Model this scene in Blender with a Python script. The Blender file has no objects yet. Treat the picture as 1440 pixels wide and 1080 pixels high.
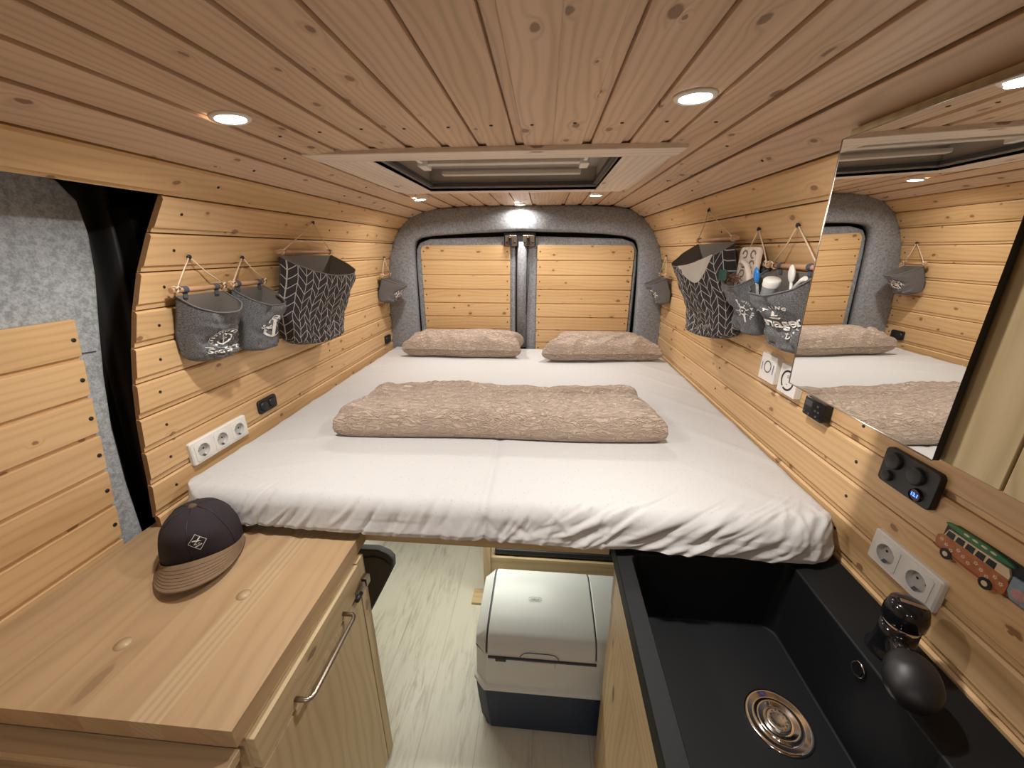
import bpy, bmesh, math, random
from mathutils import Vector, Matrix, noise
from mathutils.geometry import tessellate_polygon
random.seed(7)
PI = math.pi
C = bpy.context.scene.collection
H = 1.57            # everything below is written relative to the eye point; lifted so that the floor is z = 0

# ------------------------------------------------------------------ materials
def new_mat(name):
    m = bpy.data.materials.new(name); m.use_nodes = True
    nt = m.node_tree; b = nt.nodes['Principled BSDF']
    return m, nt, b

def node(nt, t, **kw):
    n = nt.nodes.new(t)
    for k, v in kw.items():
        if k.startswith('i_'):
            key = k[2:]
            key = int(key) if key.isdigit() else key
            n.inputs[key].default_value = v
        else: setattr(n, k, v)
    return n

def math_n(nt, op, a=None, b=None, c=None, clamp=False):
    n = nt.nodes.new('ShaderNodeMath'); n.operation = op; n.use_clamp = clamp
    for i, x in enumerate((a, b, c)):
        if x is None: continue
        if hasattr(x, 'links'): nt.links.new(x, n.inputs[i])
        else: n.inputs[i].default_value = x
    return n.outputs[0]

def mixc(nt, f, a, b, mode='MIX'):
    n = nt.nodes.new('ShaderNodeMix'); n.data_type = 'RGBA'; n.blend_type = mode
    for s, x in ((n.inputs[0], f), (n.inputs[6], a), (n.inputs[7], b)):
        if hasattr(x, 'links'): nt.links.new(x, s)
        elif isinstance(x, (int, float)): s.default_value = x
        else: s.default_value = (x[0], x[1], x[2], 1)
    return n.outputs[2]

def vec(nt, x, y, z=0.0):
    n = nt.nodes.new('ShaderNodeCombineXYZ')
    for i, v in enumerate((x, y, z)):
        if hasattr(v, 'links'): nt.links.new(v, n.inputs[i])
        else: n.inputs[i].default_value = v
    return n.outputs[0]

def smooth_step(nt, x, a, b, lo=0.0, hi=1.0):
    n = nt.nodes.new('ShaderNodeMapRange'); n.interpolation_type = 'SMOOTHSTEP'
    nt.links.new(x, n.inputs[0])
    for i, v in enumerate((a, b, lo, hi)): n.inputs[i+1].default_value = v
    return n.outputs[0]

def add_bump(nt, b, h, strength=0.3, dist=0.001):
    n = nt.nodes.new('ShaderNodeBump'); n.inputs['Strength'].default_value = strength
    n.inputs['Distance'].default_value = dist
    nt.links.new(h, n.inputs['Height']); nt.links.new(n.outputs[0], b.inputs['Normal'])

def plain(name, col, rough=0.5, metal=0.0, nscale=None, namp=0.0, bump=0.0, bscale=200, spec=None, emit=None, estr=0.0, coat=0.0):
    m, nt, b = new_mat(name)
    b.inputs['Base Color'].default_value = (*col, 1)
    b.inputs['Roughness'].default_value = rough; b.inputs['Metallic'].default_value = metal
    if spec is not None: b.inputs['Specular IOR Level'].default_value = spec
    if coat: b.inputs['Coat Weight'].default_value = coat
    tc = node(nt, 'ShaderNodeTexCoord')
    n1 = node(nt, 'ShaderNodeTexNoise'); n1.inputs['Scale'].default_value = nscale or 12; n1.inputs['Detail'].default_value = 3
    nt.links.new(tc.outputs['Object'], n1.inputs['Vector'])
    a = namp or 0.06
    f = math_n(nt, 'MULTIPLY_ADD', n1.outputs[0], 2*a, 1-a)
    cc = nt.nodes.new('ShaderNodeVectorMath'); cc.operation = 'SCALE'
    cc.inputs[0].default_value = col; nt.links.new(f, cc.inputs[3])
    nt.links.new(cc.outputs[0], b.inputs['Base Color'])
    if bump:
        n2 = node(nt, 'ShaderNodeTexNoise'); n2.inputs['Scale'].default_value = bscale; n2.inputs['Detail'].default_value = 4
        nt.links.new(tc.outputs['Object'], n2.inputs['Vector'])
        add_bump(nt, b, n2.outputs[0], bump, 0.002)
    if emit:
        b.inputs['Emission Color'].default_value = (*emit, 1); b.inputs['Emission Strength'].default_value = estr
    return m

def pine(name, light, dark, knot, rough=0.45, kn=0.5, ring=300.0, warp=16.0, gstr=0.55, kscale=(4.2, 10.5), ksize=0.085, spec=0.4):
    """UV-driven softwood: u runs along the grain, v across, both in metres"""
    m, nt, b = new_mat(name)
    uv = node(nt, 'ShaderNodeUVMap'); uv.uv_map = 'UVMap'
    sp = nt.nodes.new('ShaderNodeSeparateXYZ'); nt.links.new(uv.outputs[0], sp.inputs[0])
    u, v = sp.outputs[0], sp.outputs[1]
    # wobble
    nw = node(nt, 'ShaderNodeTexNoise'); nw.noise_dimensions = '2D'; nw.inputs['Scale'].default_value = 1; nw.inputs['Detail'].default_value = 2
    nt.links.new(vec(nt, math_n(nt, 'MULTIPLY', u, 1.6), math_n(nt, 'MULTIPLY', v, 7.0)), nw.inputs['Vector'])
    # knots
    vo = node(nt, 'ShaderNodeTexVoronoi'); vo.voronoi_dimensions = '2D'; vo.inputs['Scale'].default_value = 1
    nd = node(nt, 'ShaderNodeTexNoise'); nd.noise_dimensions = '2D'; nd.inputs['Scale'].default_value = 40
    nt.links.new(uv.outputs[0], nd.inputs['Vector'])
    du = math_n(nt, 'MULTIPLY_ADD', nd.outputs[0], 0.010, u)
    dv = math_n(nt, 'MULTIPLY_ADD', nd.outputs[0], 0.006, v)
    nt.links.new(vec(nt, math_n(nt, 'MULTIPLY', du, kscale[0]), math_n(nt, 'MULTIPLY', dv, kscale[1])), vo.inputs['Vector'])
    sc = nt.nodes.new('ShaderNodeSeparateColor'); nt.links.new(vo.outputs['Color'], sc.inputs[0])
    keep = math_n(nt, 'LESS_THAN', sc.outputs[0], kn)
    size = math_n(nt, 'MULTIPLY_ADD', sc.outputs[1], ksize*0.9, ksize*0.45)
    dn = math_n(nt, 'DIVIDE', vo.outputs['Distance'], size)
    kmask = math_n(nt, 'MULTIPLY', smooth_step(nt, dn, 0.75, 1.15, 1, 0), keep)
    halo = math_n(nt, 'MULTIPLY', smooth_step(nt, dn, 0.8, 3.2, 1, 0), keep)
    # growth rings
    ph = math_n(nt, 'MULTIPLY_ADD', nw.outputs[0], warp, math_n(nt, 'MULTIPLY', v, ring))
    ph = math_n(nt, 'MULTIPLY_ADD', halo, 5.0, ph)
    s = math_n(nt, 'SINE', ph)
    s = math_n(nt, 'POWER', math_n(nt, 'MULTIPLY_ADD', s, 0.5, 0.5), 2.2)
    nf = node(nt, 'ShaderNodeTexNoise'); nf.noise_dimensions = '2D'; nf.inputs['Scale'].default_value = 1; nf.inputs['Detail'].default_value = 4
    nt.links.new(vec(nt, math_n(nt, 'MULTIPLY', u, 5.0), math_n(nt, 'MULTIPLY', v, 260.0)), nf.inputs['Vector'])
    nb = node(nt, 'ShaderNodeTexNoise'); nb.noise_dimensions = '2D'; nb.inputs['Scale'].default_value = 1; nb.inputs['Detail'].default_value = 1
    nt.links.new(vec(nt, math_n(nt, 'MULTIPLY', u, 0.7), math_n(nt, 'MULTIPLY', v, 10.3)), nb.inputs['Vector'])
    g = math_n(nt, 'MULTIPLY', s, gstr)
    g = math_n(nt, 'MULTIPLY_ADD', nf.outputs[0], 0.35, g)
    g = math_n(nt, 'MULTIPLY_ADD', math_n(nt, 'SUBTRACT', nb.outputs[0], 0.5), 1.1, g)
    g = math_n(nt, 'MULTIPLY_ADD', halo, 0.22, g, clamp=True)
    c = mixc(nt, g, light, dark)
    c = mixc(nt, math_n(nt, 'MULTIPLY', kmask, 0.8), c, knot)
    nt.links.new(c, b.inputs['Base Color'])
    b.inputs['Roughness'].default_value = rough
    b.inputs['Specular IOR Level'].default_value = spec
    add_bump(nt, b, math_n(nt, 'MULTIPLY_ADD', nf.outputs[0], 0.6, s), 0.12, 0.001)
    return m

def fabric(name, col, col2, rough=0.9, mode='felt'):
    m, nt, b = new_mat(name)
    tc = node(nt, 'ShaderNodeTexCoord')
    if mode == 'felt':
        n1 = node(nt, 'ShaderNodeTexNoise'); n1.inputs['Scale'].default_value = 85; n1.inputs['Detail'].default_value = 5; n1.inputs['Roughness'].default_value = .75
        nt.links.new(tc.outputs['Object'], n1.inputs['Vector'])
        n3 = node(nt, 'ShaderNodeTexNoise'); n3.inputs['Scale'].default_value = 9
        nt.links.new(tc.outputs['Object'], n3.inputs['Vector'])
        f = math_n(nt, 'MULTIPLY_ADD', math_n(nt, 'SUBTRACT', n3.outputs[0], .5), .5, smooth_step(nt, n1.outputs[0], .32, .68))
        h = n1.outputs[0]; bs = .8; bd = .002
    elif mode == 'melange':
        uv = node(nt, 'ShaderNodeUVMap'); uv.uv_map = 'UVMap'
        mp = node(nt, 'ShaderNodeMapping'); mp.inputs['Scale'].default_value = (220, 700, 1)
        nt.links.new(uv.outputs[0], mp.inputs[0])
        n1 = node(nt, 'ShaderNodeTexNoise'); n1.noise_dimensions = '2D'; n1.inputs['Scale'].default_value = 1; n1.inputs['Detail'].default_value = 4; n1.inputs['Roughness'].default_value = .7
        nt.links.new(mp.outputs[0], n1.inputs['Vector'])
        f = smooth_step(nt, n1.outputs[0], .38, .66)
        h = n1.outputs[0]; bs = .5; bd = .001
    elif mode == 'sheet':
        n1 = node(nt, 'ShaderNodeTexVoronoi'); n1.inputs['Scale'].default_value = 75
        nt.links.new(tc.outputs['Object'], n1.inputs['Vector'])
        f = smooth_step(nt, n1.outputs['Distance'], .07, .14, .9, 0)
        n4 = node(nt, 'ShaderNodeTexNoise'); n4.inputs['Scale'].default_value = 7; n4.inputs['Detail'].default_value = 5
        nt.links.new(tc.outputs['Object'], n4.inputs['Vector'])
        h = n4.outputs[0]; bs = .35; bd = .02
    elif mode == 'seersucker':
        mp = node(nt, 'ShaderNodeMapping'); mp.inputs['Scale'].default_value = (30, 85, 70)
        nt.links.new(tc.outputs['Object'], mp.inputs[0])
        n1 = node(nt, 'ShaderNodeTexNoise'); n1.inputs['Scale'].default_value = 1; n1.inputs['Detail'].default_value = 4; n1.inputs['Distortion'].default_value = 1.2
        nt.links.new(mp.outputs[0], n1.inputs['Vector'])
        rd = math_n(nt, 'ABSOLUTE', math_n(nt, 'SUBTRACT', n1.outputs[0], .5))
        f = smooth_step(nt, rd, 0, .12, .45, 0)
        h = smooth_step(nt, rd, 0, .14, 0, 1); bs = .9; bd = .005
    c = mixc(nt, f, col, col2); nt.links.new(c, b.inputs['Base Color'])
    b.inputs['Roughness'].default_value = rough; b.inputs['Specular IOR Level'].default_value = .15
    if mode != 'sheet': b.inputs['Sheen Weight'].default_value = .12
    add_bump(nt, b, h, bs, bd)
    return m

def herringbone(name):
    m, nt, b = new_mat(name)
    uv = node(nt, 'ShaderNodeUVMap'); uv.uv_map = 'UVMap'
    nz = node(nt, 'ShaderNodeTexNoise'); nz.noise_dimensions = '2D'; nz.inputs['Scale'].default_value = 7; nz.inputs['Detail'].default_value = 1
    nt.links.new(uv.outputs[0], nz.inputs['Vector'])
    sp = nt.nodes.new('ShaderNodeSeparateXYZ'); nt.links.new(uv.outputs[0], sp.inputs[0])
    w = math_n(nt, 'SUBTRACT', nz.outputs[0], .5)
    u = math_n(nt, 'DIVIDE', math_n(nt, 'MULTIPLY_ADD', w, .012, sp.outputs[0]), .030)
    f = math_n(nt, 'FRACT', u)
    fl = math_n(nt, 'MODULO', math_n(nt, 'FLOOR', math_n(nt, 'ADD', u, 100)), 2)
    tri = math_n(nt, 'ABSOLUTE', math_n(nt, 'SUBTRACT', fl, f))
    v = math_n(nt, 'DIVIDE', math_n(nt, 'MULTIPLY_ADD', w, .015, sp.outputs[1]), .037)
    g = math_n(nt, 'FRACT', math_n(nt, 'ADD', math_n(nt, 'MULTIPLY_ADD', tri, 1.0, v), 100))
    l1 = math_n(nt, 'LESS_THAN', g, .10)
    l2 = math_n(nt, 'LESS_THAN', f, .075)
    l = math_n(nt, 'MAXIMUM', l1, l2)
    n4 = node(nt, 'ShaderNodeTexNoise'); n4.noise_dimensions = '2D'; n4.inputs['Scale'].default_value = 600
    nt.links.new(uv.outputs[0], n4.inputs['Vector'])
    c = mixc(nt, l, (.035, .030, .032), (.50, .48, .45))
    nt.links.new(c, b.inputs['Base Color']); b.inputs['Roughness'].default_value = .85
    add_bump(nt, b, n4.outputs[0], .3, .001)
    return m

def vinyl(name):
    m, nt, b = new_mat(name)
    tc = node(nt, 'ShaderNodeTexCoord'); sp = nt.nodes.new('ShaderNodeSeparateXYZ'); nt.links.new(tc.outputs['Object'], sp.inputs[0])
    x = math_n(nt, 'DIVIDE', sp.outputs[0], .19); fx = math_n(nt, 'FRACT', math_n(nt, 'ADD', x, 50)); ix = math_n(nt, 'FLOOR', x)
    y = math_n(nt, 'MULTIPLY_ADD', ix, .37, sp.outputs[1])
    seam = math_n(nt, 'LESS_THAN', fx, .012)
    n1 = node(nt, 'ShaderNodeTexNoise'); n1.inputs['Scale'].default_value = 1; n1.inputs['Detail'].default_value = 6; n1.inputs['Roughness'].default_value = .65; n1.inputs['Distortion'].default_value = .8
    nt.links.new(vec(nt, math_n(nt, 'MULTIPLY', sp.outputs[0], 60), math_n(nt, 'MULTIPLY', y, 8), ix), n1.inputs['Vector'])
    n2 = node(nt, 'ShaderNodeTexNoise'); n2.inputs['Scale'].default_value = 1; n2.inputs['Detail'].default_value = 3
    nt.links.new(vec(nt, math_n(nt, 'MULTIPLY', sp.outputs[0], 7), math_n(nt, 'MULTIPLY', y, 2.2), ix), n2.inputs['Vector'])
    g = math_n(nt, 'MULTIPLY', smooth_step(nt, n1.outputs[0], .42, .72), smooth_step(nt, n2.outputs[0], .35, .7))
    c = mixc(nt, g, (.62, .595, .50), (.36, .32, .25))
    c = mixc(nt, math_n(nt, 'MULTIPLY', seam, .45), c, (.2, .18, .14))
    nt.links.new(c, b.inputs['Base Color']); b.inputs['Roughness'].default_value = .42
    add_bump(nt, b, n1.outputs[0], .12, .001)
    return m

M = {}
M['wall_pine'] = pine('wall_pine', (.70, .465, .235), (.53, .315, .14), (.20, .09, .035), rough=.36, kn=.34, spec=.5, gstr=.38, warp=22, kscale=(8.5, 14))
M['ceiling_pine'] = pine('ceiling_pine', (.66, .475, .33), (.45, .305, .195), (.16, .085, .045), rough=.46, kn=.30, ring=330, warp=26, kscale=(7, 12.5), gstr=.5)
M['counter_wood'] = pine('counter_wood', (.45, .30, .165), (.32, .20, .105), (.25, .15, .085), rough=.36, kn=.10, ring=150, warp=24, gstr=.3, kscale=(2.4, 8))
M['counter_wood_b'] = pine('counter_wood_b', (.50, .355, .205), (.36, .24, .13), (.28, .17, .09), rough=.36, kn=.1, ring=420, warp=9, gstr=.5, kscale=(2.4, 8))
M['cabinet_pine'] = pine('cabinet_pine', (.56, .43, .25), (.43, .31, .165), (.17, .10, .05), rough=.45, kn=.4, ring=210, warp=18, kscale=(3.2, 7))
M['overhead_pine_shaded'] = pine('overhead_pine_shaded', (.43, .335, .19), (.32, .24, .125), (.16, .09, .045), rough=.5, kn=.4, ring=210, warp=18, kscale=(3.2, 7))  # cabinet pine with the overhead cabinet's dimmer light put into its colour
M['dark_pine'] = pine('dark_pine', (.40, .28, .165), (.27, .175, .10), (.12, .06, .03), rough=.5, kn=.3, ring=210, warp=18)
M['pale_wood'] = pine('pale_wood', (.80, .70, .61), (.62, .52, .45), (.2, .12, .08), rough=.5, kn=.2, ring=260, warp=12)
M['rod_wood'] = plain('rod_wood', (.50, .29, .16), .55, nscale=30, namp=.15)
M['board_end'] = plain('board_end', (.25, .13, .05), .7, nscale=120, namp=.25)
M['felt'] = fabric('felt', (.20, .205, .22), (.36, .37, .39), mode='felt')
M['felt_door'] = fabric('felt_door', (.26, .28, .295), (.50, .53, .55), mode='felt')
M['bag_grey'] = fabric('bag_grey', (.060, .062, .067), (.25, .255, .265), mode='melange')
M['bag_grey_plain'] = fabric('bag_grey_plain', (.12, .115, .12), (.19, .185, .19), mode='melange')
M['herringbone'] = herringbone('herringbone')
M['lining'] = plain('lining', (.20, .175, .15), .9, nscale=60)
M['lining_light'] = plain('lining_light', (.60, .56, .50), .9, nscale=60)
M['sheet'] = fabric('sheet', (.565, .555, .545), (.40, .385, .37), rough=.85, mode='sheet')
M['linen'] = fabric('linen', (.56, .44, .35), (.44, .335, .26), rough=.9, mode='seersucker')
M['black'] = plain('black', (.012, .012, .013), .45)
M['void'] = plain('void', (.006, .006, .006), .6)
M['black_gloss'] = plain('black_gloss', (.008, .008, .009), .12)
M['granite'] = plain('granite', (.006, .0065, .0075), .58, spec=.28, bump=.25, bscale=900, nscale=400, namp=.35)
M['white_plastic'] = plain('white_plastic', (.78, .76, .72), .3)
M['socket_in'] = plain('socket_in', (.55, .53, .50), .4)
M['dark_grey'] = plain('dark_grey', (.05, .05, .048), .75, bump=.2, bscale=300)
M['steel'] = plain('steel', (.62, .60, .57), .25, metal=1.0)
M['dull_steel'] = plain('dull_steel', (.38, .33, .28), .35, metal=1.0)
M['chrome'] = plain('chrome', (.75, .73, .72), .12, metal=1.0)
M['cord'] = plain('cord', (.74, .60, .43), .85, bump=.4, bscale=500)
M['strap'] = plain('strap', (.07, .08, .11), .85)
M['navy'] = plain('navy', (.008, .022, .055), .55, bump=.1, bscale=400)
M['cooler_white'] = plain('cooler_white', (.62, .64, .63), .38, bump=.05, bscale=500)
M['print'] = plain('print', (.80, .79, .76), .7)
M['cap_cloth'] = plain('cap_cloth', (.022, .016, .020), .9, bump=.3, bscale=700)
M['suede'] = plain('suede', (.20, .125, .07), .9, nscale=28, namp=.22, bump=.3, bscale=500)
M['suede_dark'] = plain('suede_dark', (.13, .08, .045), .9)
M['mirror'] = plain('mirror', (.86, .86, .84), .0, metal=1.0, namp=.0001)
M['blue'] = plain('blue', (.02, .22, .62), .3)
M['teal'] = plain('teal', (.03, .10, .08), .6)
M['bristle'] = plain('bristle', (.16, .07, .03), .7)
M['blind'] = plain('blind', (.42, .385, .34), .7)
M['bar_white'] = plain('bar_white', (.62, .58, .53), .4)
M['led'] = plain('led', (1, 1, 1), .5, emit=(1, .93, .80), estr=22)
M['display'] = plain('display', (.0, .0, .1), .5, emit=(.05, .12, 1), estr=6)
M['bus_orange'] = plain('bus_orange', (.42, .14, .05), .4, nscale=90, namp=.45)
M['bus_cream'] = plain('bus_cream', (.68, .55, .36), .4)
M['bus_green'] = plain('bus_green', (.03, .17, .06), .4, nscale=80, namp=.4)
M['bus_blue'] = plain('bus_blue', (.22, .30, .36), .4, nscale=90, namp=.5)
M['bus_pink'] = plain('bus_pink', (.50, .26, .24), .4, nscale=90, namp=.5)
M['bus_yellow'] = plain('bus_yellow', (.60, .46, .16), .4)
M['bus_red'] = plain('bus_red', (.28, .06, .03), .4)
M['vinyl'] = vinyl('vinyl')
M['dark_line'] = plain('dark_line', (.06, .06, .07), .6)
M['dial_blue'] = plain('dial_blue', (.10, .13, .35), .4)
m, nt, b = new_mat('clear_plastic'); b.inputs['Base Color'].default_value = (.75, .78, .8, 1); b.inputs['Roughness'].default_value = .15; b.inputs['Transmission Weight'].default_value = .6; M['clear'] = m
m, nt, b = new_mat('roof_glass'); b.inputs['Base Color'].default_value = (.35, .36, .36, 1); b.inputs['Roughness'].default_value = .08; b.inputs['Transmission Weight'].default_value = .5; M['glass'] = m

# ------------------------------------------------------------------ building helpers
W0 = {}      # world origin of every object (before the lift)
class MB:
    def __init__(s):
        s.bm = bmesh.new(); s.uv = s.bm.loops.layers.uv.new('UVMap')
    def face(s, pts, uvs=None, smooth=False, mi=0):
        vs = [s.bm.verts.new(p) for p in pts]
        try: f = s.bm.faces.new(vs)
        except ValueError: return None
        f.smooth = smooth; f.material_index = mi
        if uvs:
            for l, t in zip(f.loops, uvs): l[s.uv].uv = t
        return f
    def box(s, x0, x1, y0, y1, z0, z1, grain='y', mi=0, off=None, mtx=None):
        X, Y, Z = (x0, x1), (y0, y1), (z0, z1)
        o = off or (random.random()*40, random.random()*40)
        g = 'xyz'.index(grain)
        def P(i, j, k): return (X[i], Y[j], Z[k])
        for q in (((0,0,0),(0,1,0),(1,1,0),(1,0,0)), ((0,0,1),(1,0,1),(1,1,1),(0,1,1)), ((0,0,0),(1,0,0),(1,0,1),(0,0,1)),
                  ((0,1,0),(0,1,1),(1,1,1),(1,1,0)), ((0,0,0),(0,0,1),(0,1,1),(0,1,0)), ((1,0,0),(1,1,0),(1,1,1),(1,0,1))):
            pts = [P(*c) for c in q]
            uvs = [(p[g]+o[0], sum(p[i] for i in range(3) if i != g)+o[1]) for p in pts]
            if mtx: pts = [mtx @ Vector(p) for p in pts]
            s.face(pts, uvs, mi=mi)
        return s
    def prism(s, poly, axis, a, b, grain=None, mi=0, smooth=False, caps=True):
        """poly: 2D points in the plane normal to axis (x:(y,z) y:(x,z) z:(x,y)); extruded from a to b"""
        def P(p, t):
            return {'x': (t, p[0], p[1]), 'y': (p[0], t, p[1]), 'z': (p[0], p[1], t)}[axis]
        o = (random.random()*40, random.random()*40); n = len(poly)
        g = 'xyz'.index(grain or axis)
        def U(p): return (p[g]+o[0], sum(p[i] for i in range(3) if i != g)+o[1])
        if caps:
            for t, r in ((a, poly[::-1]), (b, poly)):
                pts = [P(p, t) for p in r]; s.face(pts, [U(p) for p in pts], mi=mi)
        for i in range(n):
            p, q = poly[i], poly[(i+1) % n]
            pts = [P(p, a), P(q, a), P(q, b), P(p, b)]
            s.face(pts, [U(x) for x in pts], smooth, mi)
        return s
    def tube(s, pts, r, n=10, caps=True, mi=0):
        pts = [Vector(p) for p in pts]; rs = r if isinstance(r, (list, tuple)) else [r]*len(pts)
        rings = []; prev = None
        for i, p in enumerate(pts):
            t = (pts[min(i+1, len(pts)-1)]-pts[max(i-1, 0)])
            t = t.normalized() if t.length > 1e-9 else Vector((0, 0, 1))
            a = prev if prev else (Vector((0, 0, 1)) if abs(t.z) < .9 else Vector((1, 0, 0)))
            a = (a - t*a.dot(t)); a = a.normalized() if a.length > 1e-6 else Vector((1, 0, 0)); prev = a
            c = t.cross(a)
            rings.append([s.bm.verts.new(p + (a*math.cos(2*PI*k/n)+c*math.sin(2*PI*k/n))*rs[i]) for k in range(n)])
        for A, B in zip(rings, rings[1:]):
            for k in range(n):
                f = s.bm.faces.new((A[k], A[(k+1) % n], B[(k+1) % n], B[k])); f.smooth = True; f.material_index = mi
                uu = [k/n*.05, (k+1)/n*.05]
        if caps:
            for R in (rings[0][::-1], rings[-1]):
                f = s.bm.faces.new(R); f.material_index = mi
        return s
    def lathe(s, prof, origin, axis=(0, 0, 1), n=40, mi=0, smooth=True):
        """prof: list of (radius, height along axis)"""
        ax = Vector(axis).normalized(); o = Vector(origin)
        a = Vector((1, 0, 0)) if abs(ax.x) < .9 else Vector((0, 1, 0)); a = (a-ax*a.dot(ax)).normalized(); c = ax.cross(a)
        rings = []
        for r, h in prof:
            if r < 1e-6: rings.append([s.bm.verts.new(o+ax*h)])
            else: rings.append([s.bm.verts.new(o+ax*h+(a*math.cos(2*PI*k/n)+c*math.sin(2*PI*k/n))*r) for k in range(n)])
        for A, B in zip(rings, rings[1:]):
            for k in range(n):
                k2 = (k+1) % n
                vs = [A[k % len(A)], A[k2 % len(A)], B[k2 % len(B)], B[k % len(B)]]
                vs = list(dict.fromkeys(vs))
                if len(vs) > 2:
                    f = s.bm.faces.new(vs); f.smooth = smooth; f.material_index = mi
        return s
    def grid(s, fn, nu, nv, smooth=True, mi=0, uvfn=None, closed_u=False):
        V = [[s.bm.verts.new(fn(i/nu, j/nv)) for j in range(nv+1)] for i in range(nu+(0 if closed_u else 1))]
        n = len(V)
        for i in range(nu):
            for j in range(nv):
                i2 = (i+1) % n if closed_u else i+1
                try: f = s.bm.faces.new((V[i][j], V[i2][j], V[i2][j+1], V[i][j+1]))
                except ValueError: continue
                f.smooth = smooth; f.material_index = mi
                if uvfn:
                    for l, (a, b_) in zip(f.loops, ((i, j), (i+1, j), (i+1, j+1), (i, j+1))): l[s.uv].uv = uvfn(a/nu, b_/nv)
        return V
    def build(s, name, mats, parent=None, loc=None, bevel=0, bseg=2, subsurf=0, solid=0, normals=True, weld=True, auto=False):
        if weld: bmesh.ops.remove_doubles(s.bm, verts=s.bm.verts, dist=1e-5)
        if normals: bmesh.ops.recalc_face_normals(s.bm, faces=s.bm.faces)
        me = bpy.data.meshes.new(name)
        w = Vector(W0[parent.name]) if parent else Vector(loc or (0, 0, 0))
        bmesh.ops.translate(s.bm, verts=s.bm.verts, vec=-w)
        s.bm.to_mesh(me); s.bm.free()
        o = bpy.data.objects.new(name, me); C.objects.link(o)
        for m in (mats if isinstance(mats, (list, tuple)) else [mats]): me.materials.append(M[m] if isinstance(m, str) else m)
        if parent: o.parent = parent
        else: o.location = w
        W0[o.name] = tuple(w)
        if solid:
            md = o.modifiers.new('solid', 'SOLIDIFY'); md.thickness = solid; md.offset = -1
        if bevel:
            md = o.modifiers.new('bevel', 'BEVEL'); md.width = bevel; md.segments = bseg; md.limit_method = 'ANGLE'; md.angle_limit = .6
            for p in me.polygons: p.use_smooth = True
            wn = o.modifiers.new('wn', 'WEIGHTED_NORMAL'); wn.keep_sharp = True
        if subsurf:
            md = o.modifiers.new('sub', 'SUBSURF'); md.levels = subsurf; md.render_levels = subsurf
        return o

def thing(name, label, cat, loc, group=None):
    o = bpy.data.objects.new(name, None); C.objects.link(o); o.empty_display_size = .05
    o.location = loc; o['label'] = label; o['category'] = cat
    if group: o['group'] = group
    W0[o.name] = tuple(loc); return o
def tag(o, label, cat, group=None):
    o['label'] = label; o['category'] = cat
    if group: o['group'] = group
    return o
def struct(o, label=None):
    o['kind'] = 'structure'
    if label: o['label'] = label
    return o
def copy_tree(o, parent=None):
    c = o.copy(); C.objects.link(c)
    if parent: c.parent = parent
    for ch in list(o.children): copy_tree(ch, c)
    return c

def rrect(x0, x1, y0, y1, r, n=6):
    out = []
    for cx, cy, a0 in ((x1-r, y1-r, 0), (x0+r, y1-r, 90), (x0+r, y0+r, 180), (x1-r, y0+r, 270)):
        for k in range(n+1):
            a = math.radians(a0+90*k/n); out.append((cx+r*math.cos(a), cy+r*math.sin(a)))
    return out
def nz(x, y=0, z=0): return noise.noise(Vector((x, y, z)))
def ell(cx, cy, rx, ry, n=20, a0=0, a1=2*PI): return [(cx+rx*math.cos(a0+(a1-a0)*k/n), cy+ry*math.sin(a0+(a1-a0)*k/n)) for k in range(n)]
def ringpoly(cx, cy, r0, r1, n=24, a0=0, a1=2*PI):
    """list of quads of a ring"""
    q = []
    for k in range(n):
        a, b = a0+(a1-a0)*k/n, a0+(a1-a0)*(k+1)/n
        q.append([(cx+r0*math.cos(a), cy+r0*math.sin(a)), (cx+r1*math.cos(a), cy+r1*math.sin(a)), (cx+r1*math.cos(b), cy+r1*math.sin(b)), (cx+r0*math.cos(b), cy+r0*math.sin(b))])
    return q
def bar(x0, y0, x1, y1, w):
    d = Vector((x1-x0, y1-y0)); n = Vector((-d.y, d.x)).normalized()*w/2
    return [(x0+n.x, y0+n.y), (x0-n.x, y0-n.y), (x1-n.x, y1-n.y), (x1+n.x, y1+n.y)]

def text_polys(txt, size, bold=0.0, shear=0.0):
    cu = bpy.data.curves.new('t', 'FONT'); cu.body = txt; cu.size = size; cu.align_x = 'CENTER'; cu.align_y = 'CENTER'; cu.offset = bold; cu.shear = shear; cu.resolution_u = 3
    o = bpy.data.objects.new('t', cu); C.objects.link(o); bpy.context.view_layer.update()
    me = bpy.data.meshes.new_from_object(o.evaluated_get(bpy.context.evaluated_depsgraph_get()))
    ps = [[(me.vertices[i].co.x, me.vertices[i].co.y) for i in p.vertices] for p in me.polygons]
    bpy.data.objects.remove(o); bpy.data.curves.remove(cu); bpy.data.meshes.remove(me)
    return ps
def arc_text(txt, size, cx, cy, R, a0, a1, bold=.0):
    out = []; n = len(txt)
    for i, ch in enumerate(txt):
        a = a0+(a1-a0)*(i/(n-1) if n > 1 else .5)
        if ch == ' ': continue
        for p in text_polys(ch, size, bold):
            r = a-PI/2
            out.append([(cx+R*math.cos(a)+x*math.cos(r)-y*math.sin(r), cy+R*math.sin(a)+x*math.sin(r)+y*math.cos(r)) for x, y in p])
    return out
def move(polys, dx, dy, s=1, rot=0):
    c, q = math.cos(rot), math.sin(rot)
    return [[(dx+s*(x*c-y*q), dy+s*(x*q+y*c)) for x, y in p] for p in polys]
def decal(polys, fn, name, mat, parent):
    """lays 2D polygons on a surface; fn(x, y) -> point just above it"""
    b_ = MB()
    for p in polys: b_.face([fn(x, y) for x, y in p])
    return b_.build(name, mat, parent, normals=False, weld=False)

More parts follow.
